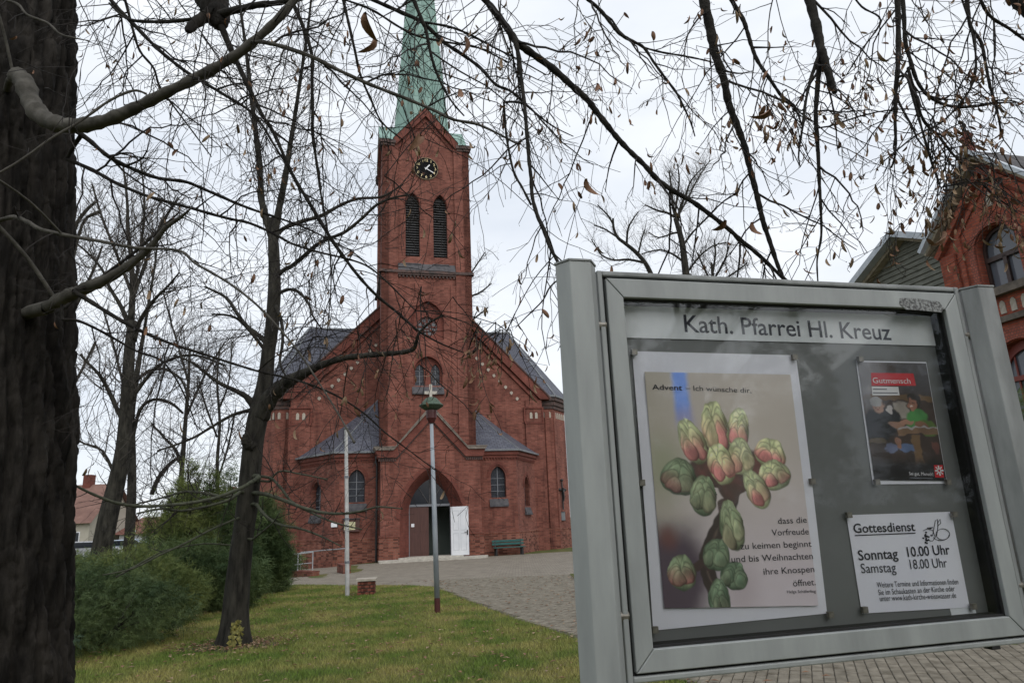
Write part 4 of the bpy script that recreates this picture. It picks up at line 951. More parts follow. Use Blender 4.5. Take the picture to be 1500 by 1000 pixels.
def cafe_print(u, v):
    u, v = u + .05 * (vnoise(u * 16, v * 24, 31) - .5) + .02 * (vnoise(u * 40, v * 60, 33) - .5), v + .03 * (vnoise(u * 16, v * 24, 32) - .5)
    c_ = np.zeros(u.shape + (3,)) + np.array((.045, .03, .025)); n1 = vnoise(u * 9, v * 12, 2)
    c_ = blend(c_, (.26, .25, .27), sst(.5, .1, u + v * .3) * sst(.5, .2, v)); c_ = blend(c_, (.06, .055, .06), sst(.45, .6, u + .25 * v) * sst(.35, .2, v))
    c_ = blend(c_, (.30, .27, .24), sst(.12, .08, abs(u - .52)) * sst(.08, .06, abs(v - .42))); c_ = blend(c_, (.15, .09, .04), sst(.03, .02, abs(v - .31)) * .8)
    c_ = blend(c_, (.2, .2, .22), sst(.08, .05, abs(u - .05 - .03 * np.sin(v * 20))) * sst(.45, .3, v) * .7)
    def el(c_, cx, cy, rx, ry, col, s_=.12): return blend(c_, col, sst(1 + s_, 1 - s_, np.hypot((u - cx) / rx, (v - cy) / ry)))
    c_ = el(c_, .17, .55, .20, .14, (.015, .016, .022)); c_ = el(c_, .35, .50, .16, .10, (.012, .012, .015)); c_ = el(c_, .20, .385, .085, .062, (.33, .20, .15)); c_ = el(c_, .185, .345, .09, .045, (.33, .33, .34)); c_ = el(c_, .165, .40, .012, .006, (.03, .02, .02)); c_ = el(c_, .225, .40, .012, .006, (.03, .02, .02)); c_ = el(c_, .20, .425, .025, .006, (.2, .07, .06))
    c_ = el(c_, .36, .41, .045, .03, (.45, .42, .42)); c_ = el(c_, .73, .50, .17, .10, (.06, .22, .06)); c_ = el(c_, .86, .56, .14, .07, (.09, .15, .035)); c_ = el(c_, .72, .335, .085, .065, (.02, .014, .012)); c_ = el(c_, .69, .365, .055, .052, (.28, .13, .09)); c_ = el(c_, .68, .388, .022, .006, (.55, .45, .42)); c_ = el(c_, .665, .355, .009, .005, (.03, .02, .02)); c_ = el(c_, .71, .355, .009, .005, (.03, .02, .02))
    c_ = el(c_, .42, .535, .13, .028, (.27, .15, .10)); c_ = el(c_, .57, .52, .10, .022, (.32, .17, .12)); c_ = el(c_, .78, .545, .10, .035, (.20, .10, .06))
    c_ = blend(c_, (.19, .115, .07), sst(.035, .028, abs(v - .60 + .02 * u)) * sst(.40, .44, u)); c_ = blend(c_, (.34, .32, .33), sst(.008, .005, abs(v - .573 + .02 * u)) * sst(.42, .46, u)); c_ = blend(c_, (.14, .085, .045), sst(.07, .06, abs(u - .66)) * sst(.62, .64, v) * sst(.93, .8, v)); c_ = blend(c_, (.10, .075, .05), sst(.02, .015, abs(v - .675)) * sst(.28, .24, u))
    c_ = el(c_, .30, .74, .09, .05, (.13, .15, .24)); c_ = el(c_, .50, .73, .11, .04, (.09, .13, .24)); c_ = el(c_, .40, .69, .035, .05, (.25, .13, .09)); c_ = el(c_, .93, .73, .05, .05, (.12, .05, .04))
    c_ = blend(c_, (.010, .009, .010), sst(.78, .9, v)); c_ = c_ * (.75 + .5 * n1[..., None]); return np.clip(c_ * 1.15, 0, 1)

pt, po, pc = sheet('poster', [(926, 514), (1166, 520), (1212, 898), (957, 923)], 'large Advent poster with a photo of pink and green opening buds', PAPER, curl=.004)
YB = .0405
raster('bud_photo', bud_print, [(943, 545), (1156, 549), (1197, 886), (972, 890)], po, pt, 240, 340, YB)
def put(body, a, b, cap, bold=0.0, mat=INK, par=pt, of=po, y=YB - .0012): return letters('lettering', body, local(of, bl(*a, YP)), local(of, bl(*b, YP)), cap, mat, par, y, bold)
put('Advent', (954, 571), (998, 572), .0165, .014); put('\u2013 Ich w\u00fcnsche dir,', (1003, 572), (1099, 576), .0165)
for s_, x0, x1, y0, y1 in (('dass die', 1138, 1180, 767, 765), ('Vorfreude', 1129, 1183, 784, 782), ('zu keimen beginnt', 1083, 1187, 804, 800), ('und bis Weihnachten', 1070, 1189, 823, 818), ('ihre Knospen', 1117, 1191, 841, 837), ('\u00f6ffnet.', 1160, 1193, 858, 856)): put(s_, (x0, y0), (x1, y1), .0185)
put('Helga Sch\u00e4ferling', (1151, 868), (1193, 867), .0085)
gt, go, gc = sheet('poster', [(1254, 528), (1357, 530), (1388, 708), (1279, 709)], 'dark photo poster of people at a wooden table headed Gutmensch', PAPER)
raster('table_photo', cafe_print, [(1256, 530), (1356, 532), (1386, 704), (1280.5, 703)], go, gt, 130, 210, .0445)
def quad(name, px, mat, par, of, y):
    m = MB(); P = [local(of, bl(*p, YP)) for p in px]; m.add([(p[0], y, p[1]) for p in P], [(3, 2, 1, 0)]); return m.build(name, mat, par)
quad('red_title_box', [(1275, 546), (1337, 547), (1341, 565), (1276, 565)], REDP, gt, go, .0435); put('Gutmensch', (1278, 561), (1333, 562), .019, .0, WHITEI, gt, go, .0428)
quad('white_caption_box', [(1276, 566), (1315, 566.5), (1317, 579), (1277, 579)], WHITEI, gt, go, .0435)
for y_ in (570, 575.5): quad('caption_line', [(1278, y_ - 1), (1278 + (20 if y_ < 572 else 36), y_ - .6), (1278 + (20 if y_ < 572 else 36), y_ + .8), (1278, y_ + .6)], FRAMEG, gt, go, .0428)
put('Sei gut, Mensch!', (1331, 695.5), (1366, 696.5), .0105, .0, WHITEI, gt, go, .0428)
quad('small_print_line', [(1332, 699), (1365, 700), (1365, 701), (1332, 700)], FRAMEG, gt, go, .0428)
quad('red_emblem', [(1367, 681), (1380, 681), (1382, 699), (1369, 699)], REDP, gt, go, .0435)
m = MB(); ex, ez = local(go, bl(1374.5, 689, YP))
for k in range(8):
    a = k * math.pi / 4 + .0; m.bar((ex + .004 * math.cos(a), .0425, ez + .004 * math.sin(a)), (ex + .016 * math.cos(a), .0425, ez + .016 * math.sin(a)), .0032 if k % 2 else .005, .001, up=(0, 1, 0))
m.build('emblem_cross_flames', WHITEI, gt)
at_, ao, ac = sheet('service_times_notice', [(1240, 754), (1394, 749), (1421, 889), (1263, 898)], 'white A4 notice headed Gottesdienst with Sunday and Saturday service times', PAPER, cat='notice')
YA = .0455
def puta(s_, a, b, cap, bold=0.0, m_=INK): return put(s_, a, b, cap, bold, m_, at_, ao, YA)
puta('Gottesdienst', (1251, 780), (1341, 777), .028, .012); quad('underline', [(1252, 783), (1341, 779.5), (1341, 781), (1252, 784.5)], INK, at_, ao, YA)
puta('Sonntag', (1258, 820), (1316, 817), .030, .012); puta('10.00 Uhr', (1330, 815), (1392, 811), .030, .012); puta('Samstag', (1262, 839), (1313, 837), .029); puta('18.00 Uhr', (1334, 833), (1388, 830), .029)
puta('Weitere Termine und Informationen finden', (1285, 860), (1404, 855), .0165); puta('Sie im Schaukasten an der Kirche oder', (1287, 871), (1399, 865), .0165); puta('unter www.kath-kirche-weisswasser.de', (1289, 880), (1401, 875), .0165)
m = MB()
def scrib(pts_, r=.0009):
    P = [local(ao, bl(*p, YP)) for p in pts_]; m.tube([(p[0], YA, p[1]) for p in P], r, 4)
scrib([(1381 + 10 * math.cos(a * .3), 782 + 8 * math.sin(a * .3)) for a in range(22)]); scrib([(1378 + 12 * math.cos(a * .3), 783 + 8 * math.sin(a * .3)) for a in range(10)]); scrib([(1366, 785), (1368, 772), (1370, 762), (1373, 760), (1374, 770), (1372, 784)]); scrib([(1373, 770), (1378, 766), (1377, 760), (1373, 766)]); scrib([(1352, 777), (1358, 774), (1366, 776), (1370, 786), (1366, 792), (1360, 791)]); scrib([(1358, 773), (1366, 772), (1362, 774)], .0016)
for k in range(16):
    p = (1357 + rng.gauss(0, 3), 786 + rng.gauss(0, 3.5)); q = local(ao, bl(*p, YP)); m.lathe((q[0], YA, q[1]), [(.0005, -.003), (.0035, 0), (.0005, .003)], 6)
m.build('drawing_of_grapes_and_bread', INK, at_)
st_, so_, _ = sheet('paper_scrap', [(1392, 890), (1428, 883), (1432, 902), (1396, 904)], 'small torn pale paper scrap under the notice corner', PAPERH, y=.0485, cat='paper scrap')
# magnets
mg = [((927, 517), 'Advent poster upper left corner'), ((1161, 524), 'Advent poster upper right corner'), ((938, 707), 'Advent poster left edge, half way down'), ((1187, 705), 'Advent poster right edge, half way down'), ((957, 921), 'Advent poster lower left corner'), ((1213, 899), 'Advent poster lower right corner'),
      ((1257, 527), 'upper left corner of the dark photo poster'), ((1281, 706), 'lower left corner of the dark photo poster'), ((1240, 754), 'upper left corner of the service times notice'), ((1394, 753), 'upper right corner of the service times notice'), ((1263, 892), 'lower left corner of the service times notice'), ((1422, 887), 'lower right corner of the service times notice'), ((1385, 706), 'lower right corner of the dark photo poster')]
m0 = None
for p, lab in mg:
    x, z = bl(*p, YP); pos = BO + bu * x + bn * .036 + Vector((0, 0, BZ + z))
    if m0 is None: m = MB(); m.box(-.0085, .0085, -.005, .006, -.0085, .0085); o = m.build('magnet', MAG); m0 = o
    else: o = m0.copy(); C.objects.link(o)
    o.location = pos; o.rotation_euler = (0, 0, BYAW); tag(o, 'small square metal magnet at the ' + lab, 'magnet', 'magnets holding the papers on the pinboard')

# ================================================================== VILLA ON THE RIGHT
VD = 16.0; VX = -4.64321 + VD
villa = thing('villa', church_m @ Vector((VX, -36.77, 0)), 'red brick villa with arched windows and cross topped gable behind the notice board', 'house', None, YAW)
def VF(x): return frame((x, 0, 0), (0, -1, 0))       # u = -(distance ahead of the camera)
V0 = VF(0); c_ = -12.62
m = MB()
up_w = arch(c_ - .10, 1.1, 6.9, 7.95, 8.5, 9); lo_w = arch(c_ - .10, 1.5, 2.6, 4.75, 5.5, 9)
m.panel(V0, [(c_ - 1.7, -.3), (c_ + 1.7, -.3), (c_ + 1.7, 8.55), (c_, 10.33), (c_ - 1.7, 8.55)], [up_w, lo_w], .3)
for a in (-1.7, 1.7):
    m.add([V0(c_ + a, -.3, 0), V0(c_ + a, -.3, -1.5), V0(c_ + a, 8.5, -1.5), V0(c_ + a, 8.5, 0)], [(0, 1, 2, 3)] if a > 0 else [(3, 2, 1, 0)])
m.build('gable_wall', BRV, villa)
m = MB(); V1 = VF(1.5)
m.panel(V1, [(c_ + 1.6, -.3), (8, -.3), (8, 8.6), (c_ + 1.6, 8.6)], [arch(k, 1.1, 6.9, 7.95, 8.5, 6) for k in (-9.3, -6.5, -3.5)] + [arch(k, 1.4, 2.6, 4.75, 5.5, 6) for k in (-9.3, -6.5, -3.5)], .25)
m.add([V1(8, -.3, 0), V1(8, -.3, -9), V1(8, 8.6, -9), V1(8, 8.6, 0)], [(0, 1, 2, 3)])
m.build('long_wall', BRV, villa)
m = MB(); m.prism(V1, [(c_ + 1.6, 2.3), (7.5, 2.3), (7.5, 8.5), (c_ + 1.6, 8.5)], -.4, -.3); m.build('inner_windows', GLASSD, villa)
VROOF = brick_mat('villa_roof_tiles', (.09, .085, .09), (.13, .12, .12), (.04, .04, .04), bw=.25, bh=.2, bump=.9)
m = MB(); m.add([V1(c_ - 1.7, 8.55, .3), V1(8.4, 8.55, .3), V1(8.4, 13.2, -4.4), V1(c_ - 1.7, 13.2, -4.4)], [(0, 1, 2, 3)]); m.add([V1(8.4, 13.2, -4.4), V1(8.4, 8.5, -9.2), V1(c_ - 1.7, 8.5, -9.2), V1(c_ - 1.7, 13.2, -4.4)], [(0, 1, 2, 3)])
m.build('main_roof', VROOF, villa)
# gable roof with metal verge
VERGE = noise_mat('verge_metal', (.34, .38, .42), (.48, .52, .56), scale=3, rough=.45)
GUT = noise_mat('weathered_board', (.22, .19, .14), (.38, .34, .26), scale=6, rough=.8)
STRG = noise_mat('string_stone', (.07, .06, .05), (.16, .135, .11), scale=5, rough=.9)
m = MB()
for s_ in (-1, 1):
    P = [V0(c_, 10.56, .42), V0(c_ + s_ * 1.98, 8.5, .42), V0(c_ + s_ * 1.98, 8.5, -3), V0(c_, 10.56, -3)]; m.add(P, [(3, 2, 1, 0)] if s_ > 0 else [(0, 1, 2, 3)])
m.build('gable_roof', VROOF, villa)
m = MB(); band(m, V0, [(c_, 10.6), (c_ + 2.02, 8.52)], [(c_, 10.48), (c_ + 1.94, 8.44)], .28, .46); band(m, V0, [(c_ - 2.02, 8.52), (c_, 10.6)], [(c_ - 1.94, 8.44), (c_, 10.48)], .28, .46); m.build('verge_flashing', VERGE, villa)
m = MB(); band(m, V0, [(c_ - 1.98, 8.45), (c_, 10.47), (c_ + 1.98, 8.45)], [(c_ - 1.92, 8.36), (c_, 10.32), (c_ + 1.92, 8.36)], -.1, .30); m.build('barge_board', GUT, villa)
m = MB(); band(m, V0, [(c_ - 1.8, 8.28), (c_, 10.14), (c_ + 1.8, 8.28)], [(c_ - 1.7, 8.16), (c_, 9.94), (c_ + 1.7, 8.16)], -.1, .16); band(m, V0, [(c_ - 1.2, 8.55), (c_, 9.75), (c_ + 1.2, 8.55)], [(c_ - 1.15, 8.45), (c_, 9.62), (c_ + 1.15, 8.45)], -.02, .05)
for a, b in ((-1.7, -1.25), (1.25, 1.7)): m.fbox(V0, c_ + a, c_ + b, -.3, 8.2, -.05, .1)
m.fbox(V0, c_ - 1.15, c_ - 1.02, 6.9, 8.7, -.05, .06)
m.build('gable_brick_moulding', BRV, villa)
m = MB(); m.prism(V0, [(c_ - .08, 9.0), (c_ + .08, 9.0), (c_ + .08, 9.28), (c_, 9.4), (c_ - .08, 9.28)], 0, .03); m.build('niche', LIGHTP, villa)
VB = brick_mat('voussoir_brick', (.27, .075, .05), (.36, .11, .075), (.14, .07, .055), bw=.075, bh=.075, dirt_amt=.6)
m = MB(); band(m, V0, [(c_ - .10 + .75, 6.95)] + arch_top(c_ - .10, 1.5, 7.95, 8.72, 10) + [(c_ - .10 - .75, 6.95)], [(c_ - .10 + .58, 6.95)] + arch_top(c_ - .10, 1.16, 7.95, 8.54, 10) + [(c_ - .10 - .58, 6.95)], -.01, .07); m.build('arch_band', VB, villa)
m = MB(); band(m, V0, arch_top(c_ - .10, 2.1, 4.75, 5.82, 10), arch_top(c_ - .10, 1.54, 4.75, 5.52, 10), -.01, .06); m.build('arch_band', VB, villa)
for z0_, z1_, d_ in ((6.66, 6.86, .22), (5.98, 6.12, .14)): m = MB(); m.fbox(V0, c_ - 1.73, c_ + 1.73, z0_, z1_, -.1, d_); m.build('string_course', STRG, villa)
nm_ = MB(); nm_.prism(frame((0, 0, 0), (0, -1, 0)), arch(0, .15, -.17, .06, .17, 4), -.01, .012); np0 = None
for k in range(11):
    u = c_ - 1.45 + k * .29
    if np0 is None: o = nm_.build('niche', LIGHTP, villa); np0 = o
    else: o = np0.copy(); C.objects.link(o)
    o.location = V0(u, 6.38, .01)
def vwin(cx, w, z0, zs, zt, par, fm, y=-.24, trans=None, two=True):
    A_ = arch(cx, w, z0, zs, zt, 9); m = MB(); m.prism(V0, A_, y - .03, y - .02); t = m.build('arched_window', GLASSR, par); A2 = [(cx + (u - cx) * .86, z0 + .07 + (v - z0) * .90) for u, v in A_]
    m = MB(); band(m, V0, A_ + [A_[0]], A2 + [A2[0]], y - .01, y + .06); m.fbox(V0, cx - w / 2, cx + w / 2, trans - .06, trans + .06, y, y + .07); m.fbox(V0, cx - .05, cx + .05, z0, trans, y, y + .07)
    if not two:
        for s_ in (-1, 1): m.fbox(V0, cx - w / 2, cx + w / 2, trans - .8, trans - .76, y, y + .03); m.fbox(V0, cx + s_ * w * .25 - .02, cx + s_ * w * .25 + .02, z0, zt - .2, y, y + .03)
    m.build('window_frame', fm, t)
GLASSR = flat('window_glass_sky', (.10, .11, .13), .08)
vwin(c_ - .10, 1.1, 6.9, 7.95, 8.5, villa, flat('brown_frame', (.035, .018, .014), .5), trans=7.72); vwin(c_ - .10, 1.5, 2.6, 4.75, 5.5, villa, flat('red_brown_frame', (.16, .03, .02), .5), trans=4.6, two=False)
m = MB(); P = V0(c_, 11.0, .3); m.box(P.x - .1, P.x + .1, P.y - .12, P.y + .12, 10.4, 10.74); m.box(P.x - .05, P.x + .05, P.y - .05, P.y + .05, 10.74, 11.12)
m.box(P.x - .045, P.x + .045, P.y - .15, P.y + .15, 10.9, 10.99)
m.build('gable_cross', BRD, villa)
# annexe with sided gable, set back
ax_ = thing('annexe', church_m @ Vector((VX + 1.5, -36.77, 0)), 'lower annexe with grey horizontal siding on its gable left of the villa', 'annexe', None, YAW)
c2_ = -16.8; VA = VF(0); m = MB(); zc = lambda u: 10.0 - .5 * abs(u - c2_)
m.panel(VA, [(-20.4, -.3), (-14.4, -.3), (-14.4, 8.8), (c2_, 10.0), (-20.4, 8.2)], [arch(-17.5, 1.2, 3, 5, 5.6, 6)], .25); m.add([VA(-20.4, -.3, 0), VA(-20.4, 8.2, 0), VA(-20.4, 8.2, -7), VA(-20.4, -.3, -7)], [(0, 1, 2, 3)])
m.build('wall', BRV, ax_)
k = 0
for z in np.arange(6.4, 9.95, .17):
    hw = min(3.55, (10.0 - (z + .17)) / .5 + .12)
    if hw < .1: break
    m = MB(); a = max(c2_ - hw, -20.35); b = min(c2_ + hw, -14.3)
    m.add([VA(a, z, .075), VA(b, z, .075), VA(b, z + .175, .03), VA(a, z + .175, .03), VA(a, z, .0), VA(b, z, 0)], [(0, 1, 2, 3), (4, 5, 1, 0)]); m.build('siding_board', SIDING, ax_)
m = MB(); band(m, VA, [(-20.9, 8.05), (c2_, 10.1), (-14.4, 8.9)], [(-20.8, 7.85), (c2_, 9.9), (-14.4, 8.7)], -.1, .32); m.build('barge_board', GUT, ax_)
m = MB(); m.add([VA(c2_, 10.14, .38), VA(c2_, 10.14, -6), VA(-21, 8.06, -6), VA(-21, 8.06, .38)], [(0, 1, 2, 3)]); m.add([VA(c2_, 10.14, .38), VA(c2_, 10.14, -6), VA(-14.4, 8.94, -6), VA(-14.4, 8.94, .38)], [(3, 2, 1, 0)]); 
band(m, VA, [(-21, 8.12), (c2_, 10.22), (-14.4, 9.02)], [(-21, 7.9), (c2_, 10.0), (-14.4, 8.8)], .33, .62)
m.build('metal_roof', VERGE, ax_)

# ================================================================== DISTANT HOUSES, CARS
def house(px0, px1, pyb, Y, hw, hr, wallm, roofm, label, rz=0, D=9, group='houses beyond the churchyard'):
    a = at(px0, pyb, Y); b = at(px1, pyb, Y); w = (b - a).length; cpt = (a + b) / 2; cpt.z = 0
    t = thing('house', cpt, label, 'house', group, rz); m = MB(); m.box(-w / 2, w / 2, 0, D, -.5, hw)
    m.add([(-w / 2, 0, hw), (-w / 2, D, hw), (-w / 2, D / 2, hw + hr)], [(0, 2, 1)]); m.add([(w / 2, 0, hw), (w / 2, D, hw), (w / 2, D / 2, hw + hr)], [(0, 1, 2)]); m.build('wall', wallm, t)
    m = MB()
    for s_ in (0, 1):
        y0 = -.5 if s_ == 0 else D + .5; P = [(-w / 2 - .4, y0, hw - .1), (w / 2 + .4, y0, hw - .1), (w / 2 + .4, D / 2, hw + hr + .1), (-w / 2 - .4, D / 2, hw + hr + .1)]; m.add(P, [(0, 1, 2, 3)] if s_ == 0 else [(3, 2, 1, 0)])
    r = m.build('roof', roofm, t); m = MB(); m.box(w * .2, w * .2 + .7, D / 2 - .4, D / 2 + .4, hw, hw + hr + 1.0); m.build('chimney', BRD, r)
    nw = max(2, int(w / 2.4))
    for fl_ in range(max(1, int(hw / 2.7))):
        for k in range(nw):
            x = -w / 2 + (k + .5) * w / nw; z = .9 + fl_ * 2.7; m = MB(); m.box(x - .5, x + .5, -.06, .0, z, z + 1.3); f_ = m.build('window', WHITEP, t); m = MB(); m.box(x - .42, x + .42, -.08, -.061, z + .08, z + 1.22); m.build('pane', GLASSD, f_)
TILE = noise_mat('red_roof_tiles', (.14, .06, .045), (.20, .085, .065), scale=1.4, rough=.9); TILEB = noise_mat('brown_roof_tiles', (.14, .075, .06), (.21, .12, .095), scale=1.4, rough=.9)
BEIGE = noise_mat('beige_render', (.34, .32, .26), (.42, .39, .33), scale=.8, rough=.9); WHR = noise_mat('white_render', (.5, .52, .55), (.6, .62, .64), scale=.8, rough=.9)
house(-40, 126, 815, 62, 3.0, 3.4, BEIGE, TILEB, 'beige house with tall brown tiled roof far left between the trees', D=7); house(172, 235, 812, 66, 1.9, 1.4, WHR, TILE, 'low white house with bright red roof seen through the bare trees'); house(240, 330, 812, 72, 3.0, 2.4, WHR, TILE, 'white house with red roof half hidden by the evergreens')
house(-400, -60, 830, 60, 5.6, 3, BEIGE, TILE, 'wide two storey beige house beyond the left edge')
def car(px, Y, mat, label, rz):
    p = at(px, 812, Y); p.z = 0; t = thing('parked_car', p, label, 'car', 'cars parked in the street behind the shrubs', rz)
    prof = [(-2.1, .35), (2.1, .35), (2.15, .7), (1.95, .9), (1.1, 1.0), (.5, 1.42), (-1.2, 1.45), (-1.95, 1.0), (-2.12, .85)]
    f_ = frame((0, 0, 0), (1, 0, 0)); m = MB(); m.prism(f_, prof, -.85, .85); o = m.build('body', mat, t); b_ = o.modifiers.new('b', 'BEVEL'); b_.width = .08; b_.segments = 2
    for d in (-.865, .855): m = MB(); m.prism(f_, [(-1.65, 1.0), (.95, 1.0), (.45, 1.36), (-1.15, 1.38)], d, d + .01); m.build('window', GLASSD, t)
    m = MB(); m.add([(1.12, -.7, 1.02), (1.12, .7, 1.02), (.56, .6, 1.4), (.56, -.6, 1.4)], [(0, 1, 2, 3)]); m.build('windscreen', GLASSD, t)
    for x in (-1.3, 1.3):
        for y in (-.86, .86):
            m = MB(); m.tube([(x, y - .1, .32), (x, y + .1, .32)], .32, 14); w_ = m.build('wheel', BLACK, t); m = MB(); m.tube([(x, y - .11, .32), (x, y + .11, .32)], .18, 10); m.build('rim', ZINC, w_)
    for y in (-.6, .6): m = MB(); m.box(2.1, 2.17, y - .15, y + .15, .62, .76); m.build('headlight', WHITEP, t)
car(132, 50, flat('grey_white_paint', (.30, .31, .33), .35), 'white parked car far left beside the big trunk', R(15)); car(176, 54, flat('silver_blue_paint', (.28, .33, .40), .3, .4), 'silver blue parked car between the two left background trunks', R(195)); car(262, 52, WHITEP, 'white parked car glimpsed through gaps in the evergreen shrubs', R(20))

# ================================================================== TREES
def smooth_path(P, sub=4):
    out_ = []; n = len(P)
    for i in range(n - 1):
        p0, p1, p2, p3 = P[max(i - 1, 0)], P[i], P[i + 1], P[min(i + 2, n - 1)]
        for k in range(sub):
            t = k / sub; t2, t3 = t * t, t * t * t
            out_.append(tuple(.5 * (2 * b + (c - a) * t + (2 * a - 5 * b + 4 * c - d) * t2 + (3 * b - 3 * c + d - a) * t3) for a, b, c, d in zip(p0, p1, p2, p3)))
    out_.append(tuple(P[-1])); return out_
def trace(pts, d0, d1, sub=4, jit=.0, rr=None):
    # a limb: (x, y, r) sightings plus its distance at both ends -> world path and radii
    P = smooth_path([(p[0], p[1], p[2], d0 + (d1 - d0) * i / (len(pts) - 1)) for i, p in enumerate(pts)], sub); w = []; r_ = []
    for x, y, r, Y in P:
        q = at(x, y, Y)
        if jit and rr: q = q + Vector((rr.gauss(0, jit), rr.gauss(0, jit), rr.gauss(0, jit)))
        w.append(q); r_.append(max(r * (.60 + .34 * S((r - 4) / 9)) * math.hypot(q.x, q.y, q.z - EYE) / 1080, .0012))
    return w, r_

RMIN = .0013
def twig(m, p, d, L, r, lev, rr, grav=.1, step=.05, leaf=None, pl=.0, fr_=None, pf=.0, wig=.34, kid=.55, up=0.0):
    n = max(2, int(L / step)); path = [p.copy()]; rad = [r]; d = d.normalized(); zz = 1
    side = d.orthogonal().normalized()
    for i in range(n):
        side = (side + Vector((rr.gauss(0, .5), rr.gauss(0, .5), rr.gauss(0, .5)))); side = side - d * side.dot(d)
        if side.length > 1e-4: side.normalize()
        d = (d + side * (wig * .55 * zz) + Vector((rr.gauss(0, wig * .3), rr.gauss(0, wig * .3), rr.gauss(0, wig * .3) - grav * .5 + up * .4))).normalized(); zz = -zz
        p = p + d * step * rr.uniform(.75, 1.25); path.append(p); rad.append(max(r * (1 - .65 * (i + 1) / n), RMIN))
        if lev > 0 and rr.random() < kid:
            cd_ = (d * .75 + side * zz * .9 + Vector((0, 0, -grav + up * .3))).normalized()
            twig(m, p, cd_, L * rr.uniform(.3, .68) * (1 - .45 * i / n), rad[-1] * .72, lev - 1, rr, grav, step * .85, leaf, pl, fr_, pf, wig, kid, up)
        if leaf is not None and lev <= 1 and rr.random() < pl * .35: leaf.append((p.copy(), rr.random()))
    m.tube(path, rad, 4 if r > .004 else 3, cap=False)
    if leaf is not None and rr.random() < pl: leaf.append((p.copy(), rr.random()))
    if fr_ is not None and rr.random() < pf: fr_.append((p.copy(), d.copy()))

def grow_twigs(m, path, rad, rr, gap, L, lev=2, r0=.004, grav=.12, leaf=None, pl=0, fr_=None, pf=0, start=.05, step=.05, up=0.0, wig=.34, kid=.5, spread=1.0):
    acc = rr.uniform(0, gap); tot = sum((b - a).length for a, b in zip(path[:-1], path[1:])); run = 0
    for i in range(len(path) - 1):
        seg = path[i + 1] - path[i]; l = seg.length; t = seg.normalized()
        while acc < l:
            f = (run + acc) / tot
            if f > start:
                p = path[i] + t * acc; s_ = Vector((rr.gauss(0, 1), rr.gauss(0, 1), rr.gauss(0, 1))); s_ -= t * s_.dot(t); s_.normalize()
                d = (t * .65 + s_ * spread + Vector((0, 0, -grav * 1.5 + up))).normalized(); ll = L * rr.uniform(.3, 1.1) * (1.1 - .45 * f)
                twig(m, p, d, ll, min(rad[i] * .6, r0 * rr.uniform(.6, 1.1)), lev, rr, grav, step, leaf, pl, fr_, pf, wig, kid, up)
            acc += gap * rr.uniform(.4, 1.7)
        acc -= l; run += l

# --- the big linden at the left edge, with the limb that runs overhead
rt = random.Random(11)
tbase = at(4, 1000, 3.55); tbase = Vector((tbase.x - .02, 3.55, -.05))
linden = thing('linden_tree', tbase, 'huge dark rough barked linden trunk at the left edge with bare branches overhead', 'tree')
# trunk with deeply furrowed bark as real relief
m = MB(); NR, NH = 200, 420; topz = 5.6
a0 = at(-22, 1000, 3.55); a1 = at(2, 0, 3.55)
for j in range(NH + 1):
    z = -.15 + (topz + .15) * j / NH; t = (z - a0.z) / (a1.z - a0.z); cx = a0.x + (a1.x - a0.x) * t; cy = 3.55; r0 = .372 + .035 * t + .05 * math.exp(-max(z, 0) * 4)
    for i in range(NR):
        a = 2 * math.pi * i / NR; ca_, sa_ = math.cos(a), math.sin(a)
        q = Vector((ca_ * 3.2, sa_ * 3.2, z * 1.05)); w1 = noise.noise(q + Vector((0, 0, 5))) * .9; w2 = noise.noise(Vector((ca_ * 9, sa_ * 9, z * 2.6)))
        rid = 1 - abs(noise.noise(Vector((ca_ * 7.5 + w1, sa_ * 7.5 + w1 + w2 * .35, z * 1.5)))) * 3.2
        fine = noise.noise(Vector((ca_ * 22, sa_ * 22, z * 9))); cr2 = 1 - abs(noise.noise(Vector((ca_ * 14, sa_ * 14, z * 3.1 + 7)))) * 2.2
        crk = max(0, 1 - abs(noise.noise(Vector((ca_ * 5, sa_ * 5, z * 11 + w2)))) * 6); r = r0 + .014 * w1 - .042 * max(0, rid) ** 1.3 + .012 * fine - .022 * max(0, cr2) ** 1.5 - .012 * crk
        m.v.append((cx + r * ca_, cy + r * sa_, z))
for j in range(NH):
    for i in range(NR):
        i2 = (i + 1) % NR; o = j * NR + i; m.f.append((o, j * NR + i2, (j + 1) * NR + i2, (j + 1) * NR + i)); m.mi.append(0)
m.build('trunk', BARK, linden, origin=tbase, smooth=True, uv=False)

